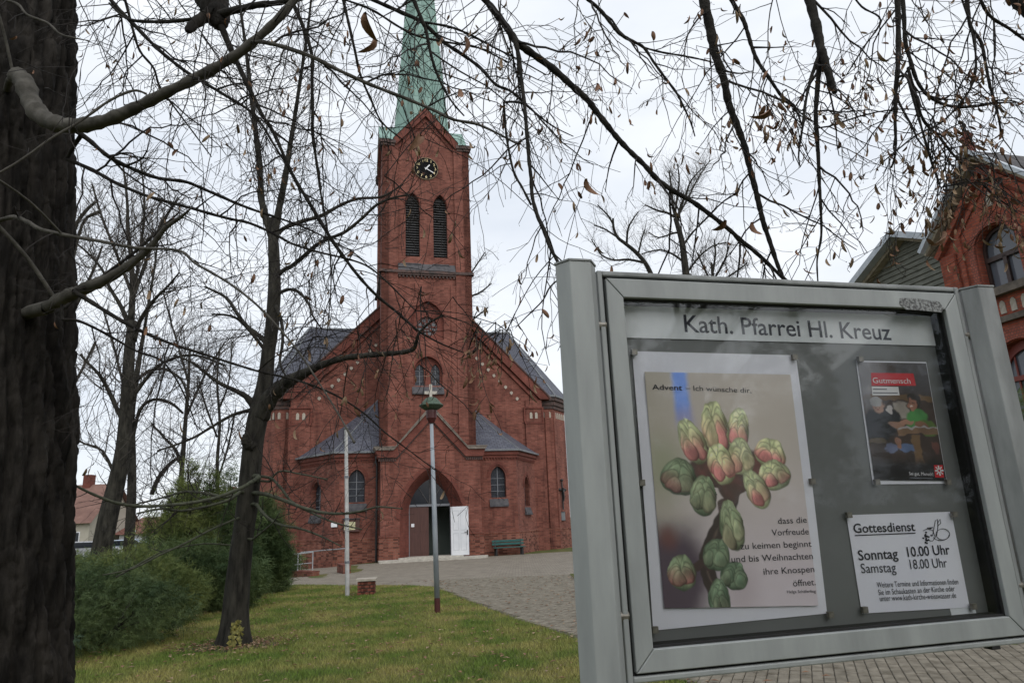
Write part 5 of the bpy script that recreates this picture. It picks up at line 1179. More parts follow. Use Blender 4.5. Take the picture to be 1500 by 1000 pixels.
TW = MB(); LEAVES = []; FRU = []; ALLP = []
def nearest(p, pts_): return min(pts_, key=lambda v: (v - p).length_squared)
def axis_pt(p): return Vector((a0.x + (a1.x - a0.x) * (p.z - a0.z) / (a1.z - a0.z), 3.55, p.z - .05))
def connect(m, p, q, r, n=6):
    # short curved piece joining a shoot to the wood it grows from
    if (p - q).length < .02: return
    mid = (p + q) / 2 + Vector((0, 0, .06 * (p - q).length)); m.tube([Vector(v) for v in smooth_path([tuple(q), tuple(mid), tuple(p)], 3)], [r * 1.1, r * 1.08, r * 1.05, r, r, r, r], n, cap=False)
def limb(pts, d0, d1, mat=BARKM, gap=.07, L=.62, lev=2, pl=.12, pf=.25, start=.04, r0=.0058, grav=.12, name='branch', parent=linden, base=None, tw=TW, lf=LEAVES, fu=FRU, sides=10, spread=1.0, kid=.5, is_hang=False):
    pl *= .42; pf *= .5; gap *= 1.55; L *= 1.25; w, r_ = trace(pts, d0, d1, 5, .0); m = MB(); step_ = .068
    kn = [x * (1 + .10 * math.sin(i * 2.1 + pts[0][0]) + .06 * math.sin(i * 5.3)) for i, x in enumerate(r_)]
    m.tube(w, kn, sides)
    if not is_hang:
        c_ = [axis_pt(w[0])] + (ALLP if ALLP else []); q_ = nearest(w[0], c_); connect(m, w[0], q_, kn[0])
    ALLP.extend(w); m.build(name, mat, parent, origin=base if base is not None else tbase, smooth=True, uv=False)
    if gap and gap < 9: grow_twigs(tw, w, r_, rt, gap, L, lev, r0, grav, lf, pl, fu, pf, start, step=step_, kid=kid, spread=spread, wig=.40)
    return w, r_
# hidden limb overhead feeding the hanging branches (world positions above the frame)
top0 = Vector((a1.x, 3.55, 5.2)); ov = [top0, Vector((-1.6, 3.5, 5.5)), Vector((-.6, 3.3, 5.25)), Vector((.6, 3.2, 5.15)), Vector((1.9, 3.0, 5.1)), Vector((3.3, 2.9, 5.0)), Vector((4.6, 2.9, 4.9))]
m = MB(); op = [Vector(p[:3]) for p in smooth_path([tuple(p) for p in ov], 6)]; m.tube(op, [.12 - .085 * i / len(op) for i in range(len(op))], 12); m.build('limb', BARK, linden, origin=tbase, smooth=True, uv=False)
def root_over(w):
    # join the upper end of a hanging branch to the overhead limb
    p = w[0]; q = min(op, key=lambda v: (v - p).length); return q
def hang(pts, d0, d1, **k):
    w, r_ = limb(pts, d0, d1, is_hang=True, **k); q = root_over(w); m = MB(); mid = (w[0] + q) / 2 + (w[0] - w[1]).normalized() * .15
    P = [Vector(v) for v in smooth_path([tuple(q), tuple(mid), tuple(w[0])], 5)]; m.tube(P, [r_[0] * (1.5 - .5 * i / len(P)) for i in range(len(P))], 8); m.build('branch', BARKM, linden, origin=tbase, smooth=True, uv=False)

limb([(14, 118, 6), (25, 112, 11), (36, 122, 12), (46, 150, 12), (62, 172, 12), (90, 183, 11), (125, 183, 10.5), (160, 175, 10), (205, 155, 9.5), (245, 135, 9), (300, 108, 9), (350, 78, 8.5), (395, 40, 8), (432, 0, 7.5), (470, -50, 7)], 3.18, 2.7, BARKS, gap=.09, L=.5, start=.3)
limb([(108, 190, 5.5), (130, 205, 5), (160, 230, 4.5), (198, 249, 4.2), (232, 261, 4), (270, 266, 3.8), (294, 275, 3.6), (337, 294, 3.4), (373, 308, 3.2), (404, 318, 2.8), (450, 335, 2.2), (500, 360, 1.6)], 3.1, 3.5, gap=.08)
limb([(98, 233, 4.6), (135, 249, 4.3), (170, 268, 4), (215, 287, 3.8), (262, 300, 3.6), (330, 319, 3.4), (366, 327, 3.3), (404, 344, 3.2), (428, 357, 3), (466, 369, 2.8), (512, 380, 2.6), (540, 391, 2.4), (566, 412, 2.2), (593, 439, 2), (609, 455, 1.4)], 3.2, 3.0, gap=.075)
limb([(70, 450, 10), (95, 435, 10), (130, 420, 9.5), (165, 404, 8.5), (200, 380, 7.5), (225, 356, 6.5), (242, 334, 5.5), (262, 320, 4.5), (272, 312, 3), (280, 305, 1.6)], 3.25, 2.9, BARKS, gap=.12, L=.5, start=.5)
limb([(108, 427, 5), (130, 440, 4.8), (165, 462, 4.4), (205, 484, 4), (250, 503, 3.6), (300, 519, 3.2), (340, 532, 3), (380, 544, 2.9), (420, 553, 2.7), (457, 564, 2.6), (496, 581, 2.4), (533, 605, 2.2), (564, 633, 2), (600, 660, 1.6), (640, 690, 1.2)], 3.1, 3.3, gap=.08)
limb([(-8, 325, 4.5), (20, 318, 4.5), (40, 325, 4.5), (60, 336, 4.2), (100, 345, 4), (150, 354, 3.7), (200, 363, 3.6), (262, 367, 3.2), (285, 385, 3), (320, 405, 3), (350, 425, 3), (385, 455, 2.8), (432, 508, 2.4), (467, 560, 2.2), (495, 605, 2.2), (508, 628, 2.6), (519, 648, 3.2)], 3.0, 2.4, BARKS, gap=.16, L=.3)
limb([(92, 468, 3.2), (115, 470, 3.2), (150, 486, 3), (200, 514, 2.6), (235, 527, 2.4), (258, 555, 2), (275, 590, 1.6), (290, 630, 1.2)], 3.2, 3.4, gap=.09)
limb([(95, 450, 5), (115, 432, 4.5), (150, 405, 4), (190, 375, 3.5), (225, 345, 3), (250, 322, 2.4), (262, 312, 1.6)], 3.4, 3.6, gap=.12)
limb([(370, 62, 4), (385, 62, 4.6), (415, 69, 4.8), (458, 84, 4.6), (496, 103, 4.4), (542, 124, 4.2), (591, 143, 4), (636, 162, 3.8), (663, 175, 3.6), (704, 184, 3.2), (758, 211, 2.2)], 2.75, 2.7, BARKS, gap=.08, pl=.2)
limb([(-10, -5, 2.5), (25, 6, 2.5), (40, 22, 2.3), (70, 34, 2.2), (88, 50, 2), (110, 56, 1.6), (130, 60, 1)], 3.0, 2.9, BARKS, gap=.2, L=.2, lev=1)
limb([(-10, 258, 2.2), (30, 235, 2.3), (75, 203, 2.4), (120, 176, 2.6), (160, 148, 2.8), (195, 133, 2.8), (215, 138, 2.4)], 2.5, 2.7, BARKS, gap=.2, L=.2, lev=1)
# hanging system, upper left
hang([(300, -40, 22), (311, 0, 21), (318, 22, 17), (324, 40, 9)], 3.3, 3.2, mat=BARK, gap=0)
limb([(316, 22, 8), (345, 15, 7), (375, 8, 6.5), (410, 4, 6), (450, -4, 5)], 3.2, 3.0, gap=.1)
limb([(310, 20, 10), (292, 30, 9), (278, 42, 8), (275, 46, 4)], 3.2, 3.1, mat=BARK, gap=0)
limb([(285, 28, 4.5), (245, 32, 4), (200, 31, 3.4), (180, 24, 2.6), (160, 5, 2)], 3.2, 3.4, gap=.1)
limb([(324, 38, 7), (337, 70, 6), (352, 102, 5.2), (370, 140, 4.6), (385, 170, 4.4), (401, 195, 4.2), (428, 255, 4.2), (450, 292, 4.4), (482, 345, 4.6), (507, 381, 4.2), (530, 410, 4), (553, 434, 3.9), (580, 456, 3.4), (600, 474, 3), (618, 488, 2.6), (650, 505, 2), (690, 520, 1.3)], 3.2, 3.6, gap=.075, L=.55)
hang([(418, -20, 4.5), (434, 16, 4.5), (446, 45, 4.2), (457, 82, 4.2), (457, 120, 4), (458, 165, 4), (458, 196, 4), (464, 240, 3.2), (471, 290, 2.6), (480, 340, 2.2), (485, 400, 1.8), (482, 460, 1.4), (476, 510, 1)], 3.0, 3.2, gap=.08)
hang([(498, -20, 3.6), (505, 10, 3.5), (512, 40, 3.4), (520, 75, 3.2), (528, 110, 3), (545, 150, 2.6), (560, 180, 2.2), (590, 205, 1.6)], 2.8, 3.0, gap=.08, pl=.2)
hang([(150, -15, 4), (172, 12, 4.2), (190, 30, 4.2), (224, 65, 4), (250, 88, 4), (278, 109, 3.8), (300, 122, 3.8), (330, 140, 3.6), (365, 162, 3.4), (385, 185, 3), (400, 210, 2.6), (425, 250, 2)], 3.4, 3.5, gap=.075)
hang([(178, -15, 3), (186, 10, 3), (195, 45, 2.8), (205, 75, 2.6), (225, 100, 2.4), (233, 125, 2.2), (250, 150, 2), (280, 190, 1.6), (310, 230, 1.2)], 3.5, 3.7, gap=.08)
# middle
hang([(525, -15, 4.5), (545, -1, 4.5), (582, 16, 4.5), (618, 33, 4.5), (650, 62, 4.5), (677, 80, 4.2), (704, 100, 4), (726, 124, 3.6), (750, 135, 3.2), (780, 162, 2.6), (810, 185, 1.8), (840, 200, 1.2)], 2.9, 3.0, gap=.07, pl=.25)
hang([(598, -25, 4.6), (606, 0, 4.6), (618, 30, 4.6), (624, 45, 4.2), (630, 75, 3.8), (638, 103, 3.4), (650, 130, 2.8), (664, 152, 2.4), (680, 170, 1.8)], 2.7, 2.8, gap=.06, pl=.2)
hang([(505, 0, 2.4), (545, 15, 2.6), (585, 40, 2.6), (615, 54, 2.6), (660, 63, 2.4), (700, 70, 2.2), (745, 92, 1.8)], 2.9, 2.9, gap=.07, pl=.25)
limb([(622, 33, 3), (660, 40, 2.8), (690, 52, 2.8), (720, 68, 2.4), (760, 88, 2), (800, 110, 1.4)], 2.9, 3.0, gap=.07, pl=.3)
hang([(692, -30, 7), (705, -8, 7), (722, 14, 7.2), (742, 40, 7.4), (757, 62, 7.4), (777, 77, 7.4), (809, 100, 7.2), (839, 127, 7), (860, 146, 6.8), (873, 163, 6.6), (888, 182, 6.6), (905, 203, 6.2), (925, 224, 6), (944, 242, 6), (962, 262, 6), (985, 279, 5.8), (1015, 296, 5.6), (1045, 318, 5.4), (1070, 338, 5.2), (1090, 356, 5), (1112, 374, 4.8), (1145, 405, 4.4), (1175, 430, 4), (1215, 465, 3.4)], 2.7, 3.0, mat=BARKM, gap=.07, pl=.35, pf=.5)
limb([(748, 48, 6), (755, 62, 6), (760, 85, 5.4), (764, 120, 5), (769, 160, 4.8), (772, 200, 4.6), (775, 235, 4.8), (778, 262, 4.8), (780, 290, 5), (788, 318, 5.2), (796, 336, 5), (804, 358, 4.8), (814, 378, 4.4), (825, 396, 3.6), (838, 415, 2.6)], 2.75, 2.6, gap=.085, pl=.15)
limb([(738, 150, 3), (742, 200, 3), (752, 250, 3.2), (765, 275, 3.2), (778, 300, 3)], 2.7, 2.68, gap=.1, L=.3)
limb([(812, 372, 2.2), (830, 395, 2), (806, 420, 2.2), (795, 440, 2), (770, 465, 1.6), (755, 480, 1)], 2.6, 2.5, gap=.07, L=.25, pl=.2)
hang([(840, -18, 4), (862, 0, 4.2), (880, 16, 4.2), (896, 36, 4), (908, 50, 4), (925, 60, 3.8), (943, 70, 3.4), (958, 92, 3), (975, 115, 3), (992, 138, 2.8), (1003, 160, 2.4), (1012, 180, 2), (1018, 200, 1.5)], 2.8, 2.9, gap=.075, pl=.5, pf=.6)
limb([(943, 70, 2.4), (970, 77, 2.4), (1000, 82, 2.2), (1030, 88, 2), (1045, 92, 1.4)], 2.85, 2.85, gap=.06, pl=.4, pf=.5)
hang([(1026, -30, 8.5), (1031, 0, 8.6), (1040, 40, 8.4), (1048, 80, 8), (1060, 115, 7.6), (1067, 150, 7.2), (1078, 180, 7), (1090, 212, 6.6), (1098, 245, 6.4), (1106, 275, 6.2), (1112, 300, 6), (1118, 325, 5.8), (1127, 352, 5.4), (1138, 385, 5), (1146, 405, 4.6), (1155, 430, 4)], 2.9, 3.0, gap=.08, pl=.5, pf=.5)
hang([(1062, -20, 4.6), (1073, 3, 4.6), (1088, 28, 4.8), (1095, 48, 4.6), (1101, 68, 4.4), (1110, 90, 4.2), (1125, 112, 4), (1137, 130, 3.6), (1150, 148, 3), (1165, 160, 2.4), (1175, 185, 1.8)], 2.7, 2.8, gap=.07, pl=.8, pf=.6)
hang([(1180, -30, 8), (1186, 0, 8.2), (1195, 35, 8.2), (1202, 70, 8), (1209, 92, 7.4), (1217, 118, 6.6), (1223, 136, 5.6)], 2.7, 2.65, gap=.12, pl=.4)
limb([(1201, 80, 6), (1200, 100, 5.6), (1197, 135, 5.2), (1195, 170, 4.8), (1198, 215, 4.4), (1200, 265, 4), (1202, 300, 3.4), (1203, 345, 2.8), (1197, 380, 2.2), (1198, 412, 1.6)], 2.7, 2.75, gap=.07, pl=.5, pf=.5)
limb([(1198, 84, 4), (1188, 115, 3.8), (1180, 150, 3.2), (1175, 190, 2.8), (1170, 225, 2), (1172, 245, 1.4)], 2.68, 2.6, gap=.06, pl=.6, pf=.6)
hang([(1313, -25, 5.2), (1315, 10, 5.4), (1316, 60, 5.2), (1315, 100, 5), (1312, 135, 4.4), (1311, 170, 3.8), (1312, 205, 3), (1311, 228, 2.4), (1306, 246, 1.6)], 2.6, 2.7, gap=.075, pl=.8, pf=.6)
hang([(1320, -25, 4), (1324, 20, 4.2), (1326, 60, 4.2), (1334, 90, 4), (1343, 118, 3.8), (1357, 138, 3.4), (1375, 150, 3), (1400, 157, 2.8), (1430, 156, 2.4), (1455, 152, 2), (1480, 150, 1.4)], 2.7, 2.8, gap=.07, L=.5, pl=1.0, pf=.6)
limb([(1330, 100, 3.4), (1340, 135, 3.2), (1352, 175, 3), (1375, 200, 2.8), (1395, 225, 2.6), (1420, 250, 2.2), (1455, 285, 1.8), (1490, 310, 1.2)], 2.7, 2.9, gap=.075, L=.45, pl=1.2, pf=.5)
limb([(1328, 110, 2.6), (1345, 170, 2.6), (1355, 205, 2.4), (1365, 240, 2), (1378, 275, 1.4)], 2.6, 2.6, gap=.08, L=.4, pl=1.0, pf=.5)
hang([(1414, -20, 3.6), (1418, 15, 3.8), (1422, 40, 3.6), (1437, 62, 3.4), (1443, 90, 3), (1450, 125, 2.8), (1460, 160, 2.4), (1466, 190, 1.8), (1470, 205, 1.2)], 2.6, 2.7, gap=.05, pl=.7, pf=.7)
hang([(1430, -15, 3.2), (1442, 12, 3.2), (1455, 28, 3), (1478, 42, 2.8), (1505, 62, 2.4)], 2.6, 2.7, gap=.06, pl=.6)
hang([(1474, -25, 9), (1494, 5, 9), (1512, 25, 8)], 2.9, 2.9, gap=0)
hang([(1240, -20, 2), (1262, 10, 2), (1290, 30, 2), (1265, 70, 1.8), (1240, 110, 1.4)], 2.8, 2.8, gap=.05, pl=.6, pf=.6)
hang([(1330, 320 - 400, 2), (1400, -20, 2.2), (1430, 100, 2.2), (1390, 170, 2.2), (1340, 200, 1.8), (1290, 240, 1.4)], 2.5, 2.7, gap=.07, pl=.9, pf=.6)
# finer hanging shoots between the branches
def free_twigs(n, x0, x1, y0, y1, Y0, Y1, L, pl, pf, lev=2):
    for k in range(n):
        p = at(rt.uniform(x0, x1), rt.uniform(y0, y1), rt.uniform(Y0, Y1)); connect(TW, p, nearest(p, op if y0 < 0 else ALLP), .0042 if y0 < 0 else .0022, 4); d = Vector((rt.gauss(0, .55), rt.gauss(0, .4), -1)); twig(TW, p, d, L * rt.uniform(.6, 1.2), .0035, lev, rt, .10, .055, LEAVES, pl * .45, FRU, pf * .5, .24, .36)
free_twigs(18, 110, 560, -70, 10, 2.4, 4.2, 1.3, .12, .25)
free_twigs(7, 560, 850, -60, 0, 2.2, 3.6, 1.0, .25, .5)
free_twigs(9, 850, 1500, -60, 0, 2.2, 3.4, .8, .55, .7)
free_twigs(9, 420, 640, 120, 420, 2.6, 3.6, .6, .35, .3)
free_twigs(12, 650, 790, 430, 500, 3, 3.6, .35, 2.2, .3, 1)
free_twigs(12, 430, 620, 440, 540, 3, 3.6, .4, 1.2, .3, 1)
free_twigs(20, 1390, 1500, 205, 275, 2.4, 3.0, .30, 2.4, .4, 1)
free_twigs(10, 1320, 1420, 170, 250, 2.3, 2.8, .3, 2.4, .6, 1)
free_twigs(8, 1110, 1180, 110, 190, 2.3, 2.8, .25, 2.4, .6, 1)
tag(TW.build('twigs', TWIG, linden, origin=tbase, uv=False), kind='stuff')
# winged fruit clusters: tiny nuts on stalks
m = MB()
for p, d in FRU:
    for k in range(rt.choice((1, 2, 3))):
        q = p + Vector((rt.gauss(0, .016), rt.gauss(0, .016), -rt.uniform(.012, .04))); s_ = rt.uniform(.002, .003)
        m.tube([p, q], .0006, 3, cap=False)
        m.add([q + Vector(v) * s_ for v in ((1, 0, 0), (-1, 0, 0), (0, 1, 0), (0, -1, 0), (0, 0, 1), (0, 0, -1))], [(0, 2, 4), (2, 1, 4), (1, 3, 4), (3, 0, 4), (2, 0, 5), (1, 2, 5), (3, 1, 5), (0, 3, 5)])
tag(m.build('fruits', TWIG, linden, origin=tbase, uv=False), kind='stuff')
# dry leaves and bracts: curled little blades
def leaf_geo(L, W, curl, fold, seed):
    r_ = random.Random(seed); v = []; f = []; n = 6; x = z = 0.0; a = -.3
    for i in range(n + 1):
        t = i / n; w = W * math.sin(math.pi * min(1, .08 + t * .92)) ** .7; v += [(x, -w * math.cos(fold), z + w * math.sin(fold)), (x + .1 * W * math.sin(i * 3), 0, z), (x, w * math.cos(fold * 1.3), z + w * math.sin(fold * 1.3))]
        x += L / n * math.cos(a); z += L / n * math.sin(a); a += curl / n * (1 + .5 * math.sin(i * 2 + seed))
    for i in range(n):
        for k in range(2): o = i * 3 + k; f.append((o, o + 1, o + 4, o + 3))
    f.append((0, 1, 2)); return v, f
LG = [leaf_geo(.05, .007, 1.6, .5, 1), leaf_geo(.042, .010, -2.0, .9, 2), leaf_geo(.055, .006, 2.4, .3, 3), leaf_geo(.036, .014, 1.4, 1.1, 4), leaf_geo(.062, .017, -1.3, .8, 5)]
LEAVES = [q for q in LEAVES if q[0].y > 1.1]
extra = [(672, 130, 2.2, 4), (860, 262, 2.2, 4), (793, 453, 2.4, 3), (615, 200, 2.0, 4), (537, 20, 1.6, 4), (547, 55, 1.9, 4), (876, 122, 2.4, 4), (1062, 322, 2.6, 4), (1103, 325, 2.5, 4), (955, 46, 2.5, 3), (915, 20, 2.4, 3), (680, 55, 2.2, 4), (1380, 340, 2.3, 4), (1225, 175, 2.3, 2), (1127, 160, 2.2, 4), (1122, 155, 2.3, 3), (865, 168, 2.6, 3), (735, 85, 2.3, 2), (1285, 75, 2.2, 2)]
items = [(at(x, y, Y), v, 1.35) for x, y, Y, v in extra]
m = MB()
for p, v, s_ in items: connect(m, p, nearest(p, ALLP), .0014, 4)
tag(m.build('leaf_stalks', TWIG, linden, origin=tbase, uv=False), kind='stuff')
rl = random.Random(77)
for p, q in LEAVES: items.append((p, rl.choice((0, 0, 1, 2, 3)), rl.uniform(.75, 1.3)))
def inframe(p):
    q = CAM.T @ (np.array([p.x, p.y, p.z]) - [0, 0, EYE]); return q[2] > .3 and -10 < 750 + 1000 * q[0] / q[2] < 1510 and -10 < 500 + 1000 * q[1] / q[2] < 1010
items = [i_ for i_ in items if inframe(i_[0])]; rest_ = []
items.sort(key=lambda i_: (-(i_[2] >= 1.35), i_[0].y / i_[2])); LM = {}
m = [MB(), MB()]
for n, (p, v, s_) in enumerate(items):
    M_ = Matrix.Translation(p) @ Matrix.Rotation(rl.uniform(0, 6.28), 4, 'Z') @ Matrix.Rotation(rl.uniform(.7, 1.9), 4, 'Y') @ Matrix.Rotation(rl.uniform(0, 6.28), 4, 'X') @ Matrix.Diagonal((s_, s_, s_, 1))
    tan = (v in (0, 2)) and rl.random() < .6
    if n < 290:
        key = (v, tan)
        if key not in LM: b_ = MB(); b_.add(*LG[v]); o = b_.build('dry_leaf', LEAFT if tan else LEAFB, linden, smooth=True, uv=False); LM[key] = o
        else: o = LM[key].copy(); C.objects.link(o)
        o.matrix_local = Matrix.Translation(-tbase) @ M_
    else: m[1 if tan else 0].add([M_ @ Vector(c) for c in LG[v][0]], LG[v][1])
for k in (0, 1):
    if m[k].v: tag(m[k].build('dry_leaves', LEAFT if k else LEAFB, linden, origin=tbase, smooth=True, uv=False), kind='stuff')

# --- second tree on the lawn
RMIN = .0022
b2 = ground(342, 945); Y2 = b2.y
tree2 = thing('linden_tree', b2, 'dark leaning lawn tree with ivy at its foot left of the church', 'tree'); T2 = MB(); base2 = b2
w, r_ = trace([(340, 952, 30), (342, 938, 25), (345, 900, 22), (349, 850, 20), (354, 800, 19), (361, 750, 18.5), (366, 700, 18), (371, 650, 18), (377, 615, 18.5), (382, 590, 17), (388, 560, 14.5), (393, 520, 12.5), (398, 480, 12), (401, 440, 12), (402, 400, 11.5), (400, 350, 10), (398, 320, 8)], Y2, Y2, 6); r_ = [x * .84 for x in r_]
T2AX = list(w); m = MB(); n_ = 26
for j, (p, r) in enumerate(zip(w, r_)):
    for i in range(n_):
        a = 2 * math.pi * i / n_; nn = noise.noise(Vector((math.cos(a) * 3, math.sin(a) * 3, p.z * 2.0))); fl = (1 + .5 * max(0, .5 - p.z) * (1 + math.sin(a * 4 + 1)) * .6)
        rr_ = r * fl * (1 + .10 * nn); m.v.append((p.x + rr_ * math.cos(a), p.y + rr_ * math.sin(a), p.z))
for j in range(len(w) - 1):
    for i in range(n_): i2 = (i + 1) % n_; o = j * n_; m.f.append((o + i, o + i2, o + n_ + i2, o + n_ + i)); m.mi.append(0)
m.build('trunk', BARK2, tree2, origin=base2, smooth=True, uv=False)
def l2(pts, d0, d1, mat=BARK2, **k):
    k.setdefault('gap', .085); k.setdefault('L', 1.5); k.setdefault('lev', 2); k.setdefault('pl', 0); k.setdefault('pf', 0); k.setdefault('r0', .009)
    w, r_ = trace(pts, Y2 + d0, Y2 + d1, 5); m = MB(); m.tube(w, [x * (1 + .08 * math.sin(i * 1.9)) for i, x in enumerate(r_)], 8); connect(m, w[0], nearest(w[0], T2AX), r_[0], 8); m.build('branch', mat, tree2, origin=base2, smooth=True, uv=False)
    grow_twigs(T2, w, r_, rt, k['gap'], k['L'], k['lev'], k['r0'], k.get('grav', .0), None, 0, None, 0, k.get('start', .1), .13, k.get('up', .1), .3, .6, 1.0)
l2([(398, 345, 8), (390, 320, 7.5), (383, 290, 7), (380, 240, 6.5), (374, 190, 6), (367, 130, 5), (360, 70, 4), (352, 10, 3), (345, -60, 2)], 0, .4)
l2([(402, 350, 8), (408, 310, 7.5), (416, 270, 7), (424, 220, 6), (432, 170, 5), (441, 110, 4.2), (450, 50, 3.4), (458, -20, 2.4)], 0, -.4)
l2([(381, 610, 15), (396, 582, 13.5), (420, 560, 11), (447, 546, 9), (470, 535, 7.8), (500, 525, 7), (540, 520, 6.4), (580, 517, 6), (604, 512, 5.6), (610, 500, 5), (614, 488, 4), (630, 472, 3), (650, 462, 2)], 0, -1.6, gap=.14)
l2([(402, 412, 6), (412, 398, 5.5), (432, 386, 5), (462, 360, 4.8), (480, 350, 4.6), (505, 340, 4.4), (530, 320, 4), (552, 300, 3.6), (575, 290, 3), (600, 285, 2)], 0, -1)
l2([(401, 350, 5), (415, 335, 5), (440, 325, 4.8), (470, 316, 4.4), (500, 300, 4), (525, 291, 3.6), (560, 288, 3), (590, 270, 2)], 0, .8)
l2([(405, 432, 4.6), (422, 424, 4.4), (438, 428, 4), (452, 445, 3.4), (458, 462, 2.6), (470, 480, 2)], 0, -.6)
l2([(404, 448, 4.4), (412, 470, 4.4), (414, 500, 4), (410, 530, 3.2), (418, 550, 2.4)], -.1, -.8)
l2([(392, 505, 6), (380, 492, 5.4), (362, 478, 5), (348, 460, 4.4), (335, 440, 4), (322, 430, 3.2), (300, 420, 2.4)], 0, .5)
l2([(390, 515, 5), (372, 492, 4), (352, 470, 3.4), (335, 462, 3), (310, 460, 2)], -.05, -.6)
l2([(374, 600, 8), (362, 582, 7), (345, 572, 5.6), (320, 560, 4.6), (300, 545, 4), (280, 530, 3), (255, 520, 2.4)], 0, -.6)
l2([(368, 600, 5), (340, 608, 4), (310, 625, 3.4), (285, 640, 3), (255, 652, 2.4), (230, 660, 1.8)], 0, -.9)
l2([(372, 655, 9), (364, 650, 10), (360, 642, 9), (359, 636, 5)], -.12, -.25, gap=9)
l2([(380, 698, 5.4), (365, 708, 5), (345, 718, 4.6), (315, 729, 4.2), (280, 736, 4), (240, 740, 3.8), (204, 741, 3.6), (170, 736, 3.4), (140, 725, 3), (115, 713, 2.6), (96, 702, 2.2), (70, 690, 1.8)], -.25, -2.6, BARKG, gap=.2, L=.8)
l2([(352, 720, 4), (335, 732, 3.6), (300, 742, 3.2), (265, 748, 3), (235, 745, 2.6), (200, 752, 2)], -.25, -1.6, BARKG, gap=.18)
l2([(330, 728, 3.4), (300, 722, 3.2), (270, 720, 2.8), (240, 728, 2.4), (200, 738, 1.8)], -.3, -.2, BARKG)
l2([(378, 722, 5), (395, 725, 4.6), (420, 734, 4.4), (440, 742, 4), (470, 750, 3.6), (500, 752, 3.2), (530, 748, 2.8), (555, 742, 2.2), (590, 745, 1.4)], -.2, -1.8, BARKG, gap=.13, L=.7)
l2([(398, 700, 3.4), (412, 715, 3.4), (428, 735, 3.2), (455, 750, 2.6), (490, 765, 2.2), (530, 775, 1.4)], -.2, -.9, BARKG, gap=.13, L=.7)
l2([(375, 738, 4), (390, 756, 3.6), (410, 768, 3.2), (440, 774, 2.8), (470, 785, 2.2), (500, 800, 1.4)], -.2, -1.2, BARKG, gap=.15, L=.7)
l2([(395, 705, 2.6), (410, 690, 2.4), (440, 694, 2), (480, 702, 1.6)], -.15, -.6, BARKG)
l2([(370, 790, 3), (385, 778, 2.6), (400, 765, 2), (410, 750, 1.4)], -.2, -.7, BARKG, gap=.3)
l2([(240, 806, 1.6), (210, 822, 2), (170, 845, 2.2)], -.9, -1.2, BARKG, gap=.4, L=.3)
l2([(345, 760, 3), (310, 775, 2.8), (270, 796, 2.6), (235, 812, 2.4), (195, 832, 2), (150, 842, 1.4)], -.25, -1.6, BARKG, gap=.3, L=.5)
tag(T2.build('twigs', TWIG, tree2, origin=base2, uv=False), kind='stuff')
# ivy and litter at its foot
t = thing('ivy_plant', b2 + Vector((.14, -.28, 0)), 'yellow green ivy leaves climbing the foot of the lawn tree', 'ivy')
m = MB(); r_ = random.Random(5)
m.tube([(0, 0, 0), (-.02, .03, .15), (.0, .05, .32)], .006, 5); m.build('stem', BARKM, t)
g = None
for k in range(46):
    z = r_.uniform(.0, .36) ** 1.0; x = r_.uniform(-.10, .13) * (1 - z * 1.3); s_ = r_.uniform(.6, 1.1)
    if g is None: m = MB(); m.add([(0, 0, -.045), (-.03, 0, -.01), (-.04, .004, .012), (-.012, -.004, .015), (0, 0, .045), (.012, -.004, .015), (.04, .004, .012), (.03, 0, -.01)], [(0, 7, 6, 5), (0, 5, 4, 3), (0, 3, 2, 1)]); o = m.build('leaf', IVYL, t); g = o
    else: o = g.copy(); C.objects.link(o); o.parent = t
    o.location = (x, -.03 + z * .12 + r_.uniform(-.02, .02), .03 + z); o.rotation_euler = (r_.uniform(-.5, .5), r_.uniform(0, 6.28), r_.uniform(-.6, .6)); o.scale = (s_, s_, s_)
# fallen leaves and soil ring
m = MB(); r_ = random.Random(9)
for k in range(2600):
    if k < 520: a = r_.uniform(0, 6.28); rr_ = abs(r_.gauss(.42, .22)); x, y = b2.x + rr_ * math.cos(a) * 1.3, b2.y + rr_ * math.sin(a)
    else: x, y = r_.uniform(-9, 3.2), r_.uniform(5.2, 22) ** 1
    if abs(x) > 11: continue
    c_, s_ = math.cos(k), math.sin(k); L = r_.uniform(.03, .06) * (1 if k >= 520 else .8); W = L * .45; z = gz(x, y) + .03 + (0 if k < 520 else .015)
    m.add([(x + c_ * L, y + s_ * L, z), (x - s_ * W, y + c_ * W, z + .012), (x - c_ * L, y - s_ * L, z + .006), (x + s_ * W, y - c_ * W, z + .014)], [(0, 1, 2, 3)], 0 if r_.random() < .62 else 1)
tag(m.build('fallen_leaves', [LEAFB, LEAFT], None, uv=False), 'scattered brown and tan fallen leaves on the lawn and path', 'fallen leaves', kind='stuff')
m = MB(); n_ = 26
m.v.append((b2.x, b2.y, .03))
for i in range(n_): a = 2 * math.pi * i / n_; rr_ = .52 + .12 * math.sin(i * 2.3) + .06 * math.sin(i * 5.1); m.v.append((b2.x + rr_ * 1.35 * math.cos(a), b2.y + rr_ * math.sin(a), .006))
for i in range(n_): m.f.append((0, 1 + i, 1 + (i + 1) % n_)); m.mi.append(0)
tag(m.build('soil_patch', SOIL), kind='structure')

